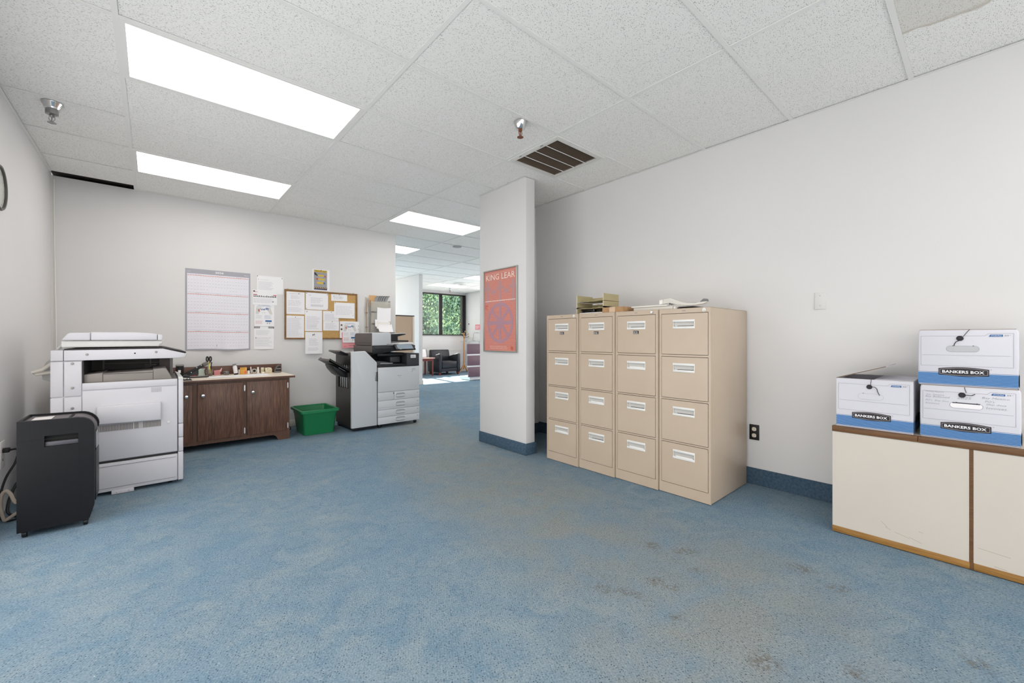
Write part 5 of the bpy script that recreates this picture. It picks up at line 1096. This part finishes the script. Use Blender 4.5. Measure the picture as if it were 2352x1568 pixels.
for k in range(7): m.add([fr.p((.10+.105*k)*W, .10*H, .001), fr.p((.15+.105*k)*W, .10*H, .001), fr.p((.20+.105*k)*W, .16*H, .001), fr.p((.15+.105*k)*W, .16*H, .001)], [(0, 1, 2, 3)])
m.build('hazard_stripes', mat('hazard_tan', 'd8b98c', .6), t); quads(fr, [(.10*W, .095*H, .75*W, .07*H)], .0008, 'hazard_ground', INKD, t)
for (a, b, mm) in ((.74, .68, RED), (.28, .545, RED), (.68, .36, BLUE)): MB().add([fr.p(a*W+.011*math.cos(x), b*H+.011*math.sin(x), .0012) for x in [2*PI*k/14 for k in range(14)]], [tuple(range(14))]).build('round_symbol', mm, t)
poly(fr, [(.12*W, .74*H), (.30*W, .68*H), (.30*W, .72*H), (.16*W, .86*H), (.12*W, .84*H)], .0011, 'figure_mark', INKD, t); lines(fr, .34*W, .60*H, .35*W, .05*H, 2, .001, INKL, t, words=4); lines(fr, .34*W, .43*H, .38*W, .05*H, 2, .001, INKL, t, words=4)

# cork board
t = thing('cork_board', 'wood-framed cork notice board on the back wall', 'notice board', (1.70, WY, 1.42))
kx0, kx1, kz0, kz1 = 1.245, 2.158, 1.105, 1.737; e = .020
box('cork', CORK, t, kx0+e, kx1-e, WY-.012, WY-.001, kz0+e, kz1-e)
for nm, a in (('frame_rail', (kx0, kx1, kz1-e, kz1)), ('frame_rail', (kx0, kx1, kz0, kz0+e)), ('frame_stile', (kx0, kx0+e, kz0+e, kz1-e)), ('frame_stile', (kx1-e, kx1, kz0+e, kz1-e))): box(nm, CORKF, t, a[0], a[1], WY-.020, WY-.0005, a[2], a[3], .002)
for x in (1.28, 2.105): MB().tube([(x-.006, WY-.010, kz1), (x-.005, WY-.010, kz1+.008), (x, WY-.010, kz1+.012), (x+.005, WY-.010, kz1+.008), (x+.006, WY-.010, kz1)], .0018, 6).build('hanger_ring', STEEL, t, smooth=True)
CB = WY-.013; G = 'papers pinned to the cork board'
def cs(label, x0, x1, z0, z1, d, **k): return sheet('pinned_paper', label, 'paper', x0, x1, z0, z1, d, y=CB, grp=G, **k)
t, fr, W, H = cs('white schedule sheet in the top left corner of the cork board', 1.263, 1.478, 1.424, 1.709, .001, pins=((.68, .93),))
text('EMERGENCY CONTACTS', fr, .20*W, .90*H, .60*W, .025*H, .0008, INK, t); lines(fr, .25*W, .68*H, .50*W, .17*H, 6, .0008, INKL, t, words=4); lines(fr, .10*W, .38*H, .80*W, .26*H, 4, .0008, INKL, t, words=4, fill=.3, name='table_text'); lines(fr, .10*W, .10*H, .80*W, .22*H, 5, .0008, INKL, t, words=8, name='small_print')
t, fr, W, H = cs('white form in the bottom left corner of the cork board', 1.257, 1.471, 1.120, 1.406, .0015, pins=((.52, .93),))
lines(fr, .08*W, .06*H, .84*W, .84*H, 17, .0008, INKL, t, words=9)
t, fr, W, H = cs('wide certificate sheet top centre of the cork board, pinned at four corners', 1.490, 1.767, 1.493, 1.714, .002, pins=((.04, .95), (.97, .93), (.03, .05), (.97, .05)))
lines(fr, .14*W, .83*H, .14*W, .05*H, 1, .0008, INK, t, words=2); lines(fr, .22*W, .40*H, .56*W, .34*H, 5, .0008, INKL, t, words=5, name='centre_text'); lines(fr, .22*W, .18*H, .60*W, .14*H, 3, .0008, INK, t, words=10, ragged=.1, name='small_print')
t, fr, W, H = cs('white letter in the middle of the cork board with a round stamp', 1.480, 1.691, 1.210, 1.486, .003)
lines(fr, .10*W, .10*H, .80*W, .62*H, 12, .0008, INKL, t, words=8); lines(fr, .32*W, .235*H, .38*W, .02*H, 1, .0012, INK, t, words=4, ragged=0, name='bold_line'); MB().add([fr.p(.12*W+.007*math.cos(x), .92*H+.007*math.sin(x), .0008) for x in [2*PI*k/14 for k in range(14)]], [tuple(range(14))]).build('round_stamp', INK, t)
t, fr, W, H = cs('white sheet hanging below the cork board with a pinned clip', 1.482, 1.693, .915, 1.199, .010, curl=.012)
lines(fr, .22*W, .38*H, .58*W, .34*H, 7, .001, INKL, t, words=4); lines(fr, .15*W, .14*H, .70*W, .16*H, 3, .0025, INKL, t, words=8, name='small_print')
MB().tube([fr.p(.40*W, .85*H, .004), fr.p(.45*W, .90*H, .008), fr.p(.48*W, .86*H, .008), fr.p(.53*W, .91*H, .006)], .0035, 6).build('clip', INKD, t, smooth=True)
t, fr, W, H = cs('small landscape card near the top right of the cork board', 1.807, 2.019, 1.624, 1.715, .001, pins=((.5, .93),), tilt=-.02)
lines(fr, .15*W, .25*H, .65*W, .60*H, 4, .0008, INKL, t, words=6); quads(fr, [(.14*W, .65*H, .05*W, .12*H)], .001, 'ink_blot', INK, t); MB().tube([fr.p(.52*W, .40*H, .001), fr.p(.60*W, .62*H, .001), fr.p(.66*W, .38*H, .001), fr.p(.74*W, .50*H, .001)], .001, 5).build('signature', INKD, t)
t, fr, W, H = cs('wide handwritten sheet at the right side of the cork board', 1.843, 2.119, 1.391, 1.604, .005, pins=((.05, .95),), curl=.006)
lines(fr, .08*W, .22*H, .84*W, .60*H, 7, .001, INKL, t, words=7, fill=.28); quads(fr, [(.90*W, .17*H, .05*W, .05*H)], .0012, 'round_mark', INKL, t)
t, fr, W, H = cs('upper of two small notes between the letter and the handwritten sheet', 1.703, 1.905, 1.352, 1.481, .002, pins=((.52, .90),))
lines(fr, .10*W, .10*H, .75*W, .65*H, 6, .0008, INKL, t, words=6)
t, fr, W, H = cs('lower of two small notes between the letter and the flyer', 1.703, 1.911, 1.221, 1.350, .0035, pins=((.55, .93),))
lines(fr, .14*W, .15*H, .72*W, .65*H, 6, .0008, INKL, t, words=6)
t, fr, W, H = cs('white page with photos behind the blue-headed flyer at the cork board corner', 1.918, 2.180, 1.121, 1.350, .008)
quads(fr, [(.04*W, .72*H, .09*W, .10*H), (.04*W, .47*H, .09*W, .11*H), (.95*W, .70*H, .02*W, .06*H), (.95*W, .50*H, .02*W, .06*H)], .0008, 'photo_print', mat('photo_dark', '6d5a54', .6), t)
t, fr, W, H = cs('pink paper hanging lowest from the cork board corner with a black arrow', 1.945, 2.160, .985, 1.20, .010, m=PINK, tilt=-.04)
quads(fr, [(.42*W, .135*H, .30*W, .012*H), (.12*W, .10*H, .06*W, .02*H), (.20*W, .105*H, .05*W, .02*H)], .0012, 'arrow_shaft', INKD, t); poly(fr, [(.72*W, .10*H), (.82*W, .142*H), (.72*W, .185*H)], .0012, 'arrow_head', INKD, t)
t, fr, W, H = cs('white flyer with blue heading hanging over the lower right corner of the cork board', 1.955, 2.160, 1.057, 1.343, .014, curl=.004); everify(t, fr, W, H)

# wall file rack
t = thing('wall_file', 'clear plastic wall file rack stuffed with papers above the printer', 'file rack', (2.47, 5.72, 1.45))
CLR = thin('clear_plastic', 'fbfaf6', .1, op=.3, diff='f0eee6')
m = MB().obox((2.375, 5.755, 1.655), (1, 0, 0), (0, 1, 0), (0, 0, 1), .058, .002, .075); lab(m.build('tan_folder', mat('folder_tan', 'd2a878', .7), t), 'tan card at the top left')
for k, (z0, z1) in enumerate(((1.50, 1.66), (1.33, 1.50), (1.16, 1.33))):
    o = MB().box(2.330, 2.615, 5.710-.006*k, 5.713-.006*k, z0, z1-.02).box(2.328, 2.331, 5.71-.006*k, 5.785, z0, z1).box(2.614, 2.617, 5.71-.006*k, 5.785, z0, z1).box(2.330, 2.615, 5.71-.006*k, 5.785, z0, z0+.003).build('pocket', CLR, t)
m = MB(); n = 10; vs = []; fs = []
for j in range(n+1):
    for i in range(n+1):
        u, v = i/n, j/n; vs.append((2.385+.20*u+.025*v*v, 5.745-.08*math.sin(v*2.0)*v, 1.62+.10*math.sin(v*PI*.55)+.010*u))
for j in range(n):
    for i in range(n): a = j*(n+1)+i; fs.append((a, a+1, a+n+2, a+n+1))
o = MB().add(vs, fs).build('curled_booklet', mat('booklet_grey', 'c2c2c2', .6), t, smooth=True)
for q in (.28, .42, .58, .75):
    m = MB().tube([(2.385+.20*q+.025*v*v, 5.744-.08*math.sin(v*2.0)*v-.002, 1.6215+.10*math.sin(v*PI*.55)+.010*q) for v in [.15+.07*k for k in range(10)]], .0028, 5); m.build('black_rule', INKD, t, smooth=True)
def loose(x0, x1, z0, z1, y, lean, bowx, m=PAPER):
    n = 8; vs = []; fs = []
    for j in range(n+1):
        for i in range(n+1):
            u, v = i/n, j/n; vs.append((x0+(x1-x0)*u+.01*v, y-lean*(1-v)**1.5-bowx*math.sin(PI*u), z0+(z1-z0)*v-.008*math.sin(PI*u)))
    for j in range(n):
        for i in range(n): a = j*(n+1)+i; fs.append((a, a+1, a+n+2, a+n+1))
    return MB().add(vs, fs).build('loose_sheet', m, t, smooth=True)
loose(2.405, 2.612, 1.36, 1.56, 5.700, .01, .008); loose(2.36, 2.565, 1.50, 1.62, 5.725, .0, .003, PAPER2); loose(2.37, 2.575, 1.285, 1.385, 5.690, .03, .012, PAPER); loose(2.385, 2.59, 1.255, 1.355, 5.675, .03, .014, PAPER2); loose(2.40, 2.61, 1.21, 1.32, 5.665, .07, .016, PAPER)
m = MB().prism([(2.345, 1.205), (2.345, 1.30), (2.40, 1.29), (2.44, 1.205)], 'y', 5.70, 5.703); m.build('grey_folder', mat('folder_grey', '9a979c', .6), t)
t = thing('cable_bundle', 'strip of white and tan cables running down the wall left of the file rack', 'cable', (2.28, 5.78, 1.4))
for k, (x, mm) in enumerate(((2.270, CLR), (2.285, mat('strip_tan', 'c8a98c', .5)), (2.300, WHITE))): MB().tube([(x+.012, 5.780, 1.70-.03*k), (x, 5.775, 1.55), (x+.004, 5.775, 1.40), (x+.012, 5.775, 1.05)], .0055, 8).build('strip', mm, t, smooth=True)
m = MB().box(2.268, 2.300, 5.766, 5.785, 1.475, 1.487).box(2.270, 2.302, 5.766, 5.785, 1.27, 1.28); m.build('strap', mat('strap_brown', '8a7466', .5), t)

# ------------------------------------------------------------------ far room
t = thing('partition_panel', 'tan fabric partition panel with dark top trim behind the printer', 'partition', (3.8, 8.07, 0))
box('fabric_panel', mat('fabric_tan', 'c6ad96', .9, bump=.3, bs=300), t, 3.30, 4.185, 8.055, 8.085, .10, 1.585); box('top_trim', mat('trim_black_brown', '3a3230', .5), t, 3.28, 4.235, 8.045, 8.095, 1.585, 1.605, .002)
box('end_post', mat('post_cream', 'ddd2c4', .5), t, 4.19, 4.235, 8.045, 8.095, .02, 1.585, .004); box('base_rail', SEAM, t, 3.30, 4.19, 8.05, 8.09, .02, .10)
t = thing('lounge_chair', 'black leather lounge armchair under the far window', 'armchair', (6.83, 11.08, 0), rz=.02)
def lb(name, m, x0, x1, y0, y1, z0, z1, bv=.02, par=None): return MB().box(x0, x1, y0, y1, z0, z1).build(name, m, par or t, bv, seg=3, local=True)
lb('seat_cushion', LEATH, -.27, .27, -.36, .24, .20, .42, .035); lb('seat_base', LEATH, -.28, .28, -.34, .26, .10, .20, .01)
for s_ in (-1, 1):
    m = MB().prism([(-.36, .09), (-.36, .63), (-.33, .655), (.30, .52), (.34, .50), (.30, .09)], 'x', s_*.28, s_*.385); m.build('armrest', LEATH, t, .02, local=True)
m = MB().prism([(.18, .22), (.13, .42), (.20, .74), (.25, .765), (.31, .75), (.34, .10), (.24, .10)], 'x', -.34, .34); m.build('backrest', LEATH, t, .03, seg=3, local=True)
for (x, y) in ((-.33, -.30), (.33, -.30), (-.30, .26), (.30, .26)): m = MB().prism([(x-.035, .10), (x+.035, .10), (x+.022, 0), (x-.022, 0)], 'y', y-.03, y+.03); m.build('leg', CHERRY, t, local=True)
t = thing('side_table', 'cherry wood side table left of the lounge armchair', 'side table', (6.0, 10.8, 0))
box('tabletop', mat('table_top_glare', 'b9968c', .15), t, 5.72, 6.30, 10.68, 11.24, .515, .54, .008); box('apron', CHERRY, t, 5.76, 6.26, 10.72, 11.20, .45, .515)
for (x, y) in ((5.78, 10.74), (6.24, 10.74), (5.78, 11.18), (6.24, 11.18)): m = MB().prism([(x-.022, .45), (x+.022, .45), (x+.014, 0), (x-.014, 0)], 'y', y-.02, y+.02); m.build('leg', CHERRY, t)
t = thing('picture_frame', 'white board leaning on the wall behind the side table', 'picture', (6.2, 11.55, .54))
m = MB().obox((6.20, 11.20, .66), (1, 0, 0), (0, .3, .95), (0, -.95, .3), .09, .12, .006); m.build('board', PAPER, t); m = MB().obox((6.292, 11.20, .66), (1, 0, 0), (0, .3, .95), (0, -.95, .3), .006, .125, .009); m.build('edge', INKD, t)
WOODL = mat('coat_stand_wood', 'c08a58', .4)
t = thing('coat_stand', 'light wooden coat stand with brass knobs in the far corner', 'coat stand', (7.74, 11.3, 0))
MB().lathe([(.022, 0), (.022, 1.10), (.016, 1.18), (.004, 1.20)], (7.74, 11.3, .10), 16).build('pole', WOODL, t, smooth=True)
BR = mat('brass', 'c8b070', .2, metal=.9)
for a in range(4):
    c, s_ = math.cos(a*PI/2+.35), math.sin(a*PI/2+.35)
    MB().tube([(7.74, 11.3, .28), (7.74+.08*c, 11.3+.08*s_, .14), (7.74+.20*c, 11.3+.20*s_, .012)], .014, 8).build('foot', WOODL, t, smooth=True)
for dx_, dy_, z in ((-.16, -.02, 1.57), (-.13, -.10, 1.25), (.14, -.06, 1.25), (.12, .10, 1.33), (.10, -.12, 1.17)):
    o = MB().tube([(7.74, 11.3, 1.10), (7.74+dx_*.35, 11.3+dy_*.35, 1.10+(z-1.10)*.55), (7.74+dx_, 11.3+dy_, z)], .006, 6).build('hook', INKD, t, smooth=True)
    MB().lathe([(.004, -.022), (.020, -.008), (.023, 0), (.016, .014), (.002, .020)], (7.74+dx_, 11.3+dy_, z+.012), 12).build('knob', BR, o, smooth=True)
t = thing('reception_desk', 'mauve reception desk with silver strips in front of the far corner', 'desk', (6.9, 9.2, 0))
dx0, dy0 = 6.215, 8.90
for z0, z1, k in ((.70, .965, 0), (.395, .66, 1), (.095, .355, 2)): box('front_panel', DESKP, t, dx0+.017*k, 7.95, dy0, dy0+.04, z0, z1, .003)
for z in (.662, .357): box('silver_strip', SILV, t, dx0+.006, 7.95, dy0+.006, dy0+.04, z, z+.036)
box('plinth', SILV, t, dx0+.09, 7.95, dy0+.03, dy0+.5, .012, .093); box('desk_body', mat('desk_body', '6a5560', .5), t, dx0+.55, 7.95, dy0+.04, dy0+.60, .093, .72)
box('glass_shelf', thin('glass_shelf', 'd8e0e0', op=.4, diff='c9d2d2'), t, 6.13, 7.95, dy0-.12, dy0+.22, 1.032, 1.044); 
for x in (6.305, 6.62, 7.2, 7.8): MB().lathe([(.010, 0), (.010, .068)], (x, dy0+.03, .964), 10).build('shelf_post', STEEL, t, smooth=True)
t = thing('desk_lamp', 'bent chrome desk lamp on the reception desk', 'lamp', (6.48, 9.05, 1.045))
MB().lathe([(.05, 0), (.05, .012)], (6.52, 9.0, 1.0445), 16).build('base', STEEL, t); MB().tube([(6.48, 9.0, 1.056), (6.48, 9.0, 1.24), (6.50, 9.0, 1.265), (6.62, 9.0, 1.275)], .010, 8).build('arm', STEEL, t, smooth=True)
box('head', STEEL, t, 6.58, 6.80, 8.97, 9.03, 1.255, 1.275, .004)
t = thing('small_stand', 'metal organiser stand beside the desk lamp', 'organiser', (6.6, 9.1, 1.0445))
box('shelf', STEEL, t, 6.42, 6.90, 9.04, 9.24, 1.125, 1.131); MB().tube([(6.55, 9.14, 1.045), (6.55, 9.14, 1.126)], .009, 8).build('post', STEEL, t, smooth=True); MB().tube([(6.85, 9.14, 1.045), (6.85, 9.14, 1.126)], .009, 8).build('post', STEEL, t, smooth=True)
t = thing('wall_sign', 'pink-red notice on the far side wall above the reception desk', 'sign', (8.08, 10.98, 1.49))
box('board', mat('sign_pink', 'd97f86', .6), t, 8.070, 8.079, 10.85, 11.12, 1.40, 1.57); lines(FR((8.0695, 11.12, 1.40), (0, -1, 0), (0, 0, 1), (-1, 0, 0)), .03, .03, .2, .11, 3, .0003, PAPER, t, words=4)
t = thing('wall_hook', 'small dark thermostat dot on the far side wall right of the window', 'wall fitting', (8.08, 11.49, 1.60)); MB().lathe([(.022, 0), (.018, -.02)], (8.0799, 11.49, 1.60), 12, 'x').build('cap', INKD, t); MB().lathe([(.012, -.02), (.010, -.026)], (8.0799, 11.49, 1.60), 12, 'x').build('button', SEAM, t)

# ------------------------------------------------------------------ outdoors: ground, trees
gr = box('ground_outside', mat('paved_ground', 'a9a59c', .9, var='b5b1a8', vs=2), None, -25, 45, 11.86, 60, -.5, -.3); struct(gr)
LF = [mat('leaf_%s' % n, c, .5, spec=.3) for n, c in (('dark', '5f8272'), ('mid', '7d9f80'), ('pale', 'a6c294'))]  # haze is mixed into the leaf colours
BARK = mat('bark', '5a4a3c', .9)
def tree(x, y, h, r, label, seed):
    t = thing('leafy_tree', label, 'tree', (x, y, -.3), 'trees outside the far window'); rr = random.Random(seed)
    MB().tube([(x, y+.4, -.31), (x+.1, y+.4, h*.3), (x-.05, y+.4, h*.5)], [.16, .11, .05], 8).build('trunk', BARK, t, smooth=True)
    for q in range(9):
        cx_, cy_, cz_, cr_ = x+rr.gauss(0, r*.35), y+rr.gauss(0, r*.3)+.4, h*(.06+.085*q), r*(.34+.14*rr.random())
        cores.append((cx_, cy_, cz_, cr_))
        prof_ = [(max(.05, cr_*math.sin(PI*k/6)), -cr_*math.cos(PI*k/6)) for k in range(7)]
        MB().lathe(prof_, (cx_, cy_, cz_), 9).build('crown_filler', mat('core_hazy_shade', '4c6c5c', .9), t, smooth=True, ang=80)  # added dark filler blocks sky gaps, hazy shade in its colour
    cl = [(x+rr.gauss(0, r*.55), y+rr.gauss(0, r*.45), h*.12+rr.random()*h*.9, r*(.25+.25*rr.random())) for _ in range(70)]
    for mi, mm in enumerate(LF):
        m = MB(); 
        for _ in range(8000):
            c = rr.choice(cores) if rr.random() < .62 else rr.choice(cl); d = Vector((rr.gauss(0, 1), rr.gauss(0, 1), rr.gauss(0, 1))).normalized()
            if mi == 2 and d.z < .1: d.z = abs(d.z)  # pale leaves face up, daylight painted into the crown tops
            p = Vector(c[:3])+d*c[3]*(.96+.16*rr.random())
            a = (d+Vector((rr.uniform(-.8, .8), rr.uniform(-.8, .8), rr.uniform(-.8, .8)))).normalized(); b = a.orthogonal().normalized(); cc = a.cross(b); s_ = .03+.045*rr.random()
            n = len(m.v); m.v += [tuple(p-b*s_), tuple(p-cc*s_*.6), tuple(p+b*s_), tuple(p+cc*s_*.6)]; m.f.append((n, n+1, n+2, n+3))
        o = m.build('foliage', mm, t); o['kind'] = 'stuff'
for x, y, h, r, lb_, sd in ((9.0, 19.0, 5.2, 1.7, 'leafy green tree seen through the left window pane', 1), (11.6, 18.2, 5.4, 1.7, 'leafy green tree seen through the right window pane', 2), (10.3, 21.5, 6.6, 2.2, 'taller tree behind, between the two nearer trees outside', 3), (13.8, 21.0, 6.4, 2.0, 'tree farther right outside, near the window edge', 4), (7.0, 22.0, 6.2, 2.0, 'tree farther left outside, mostly hidden by the wing wall', 5)):
    tree(x, y, h, r, lb_, sd)
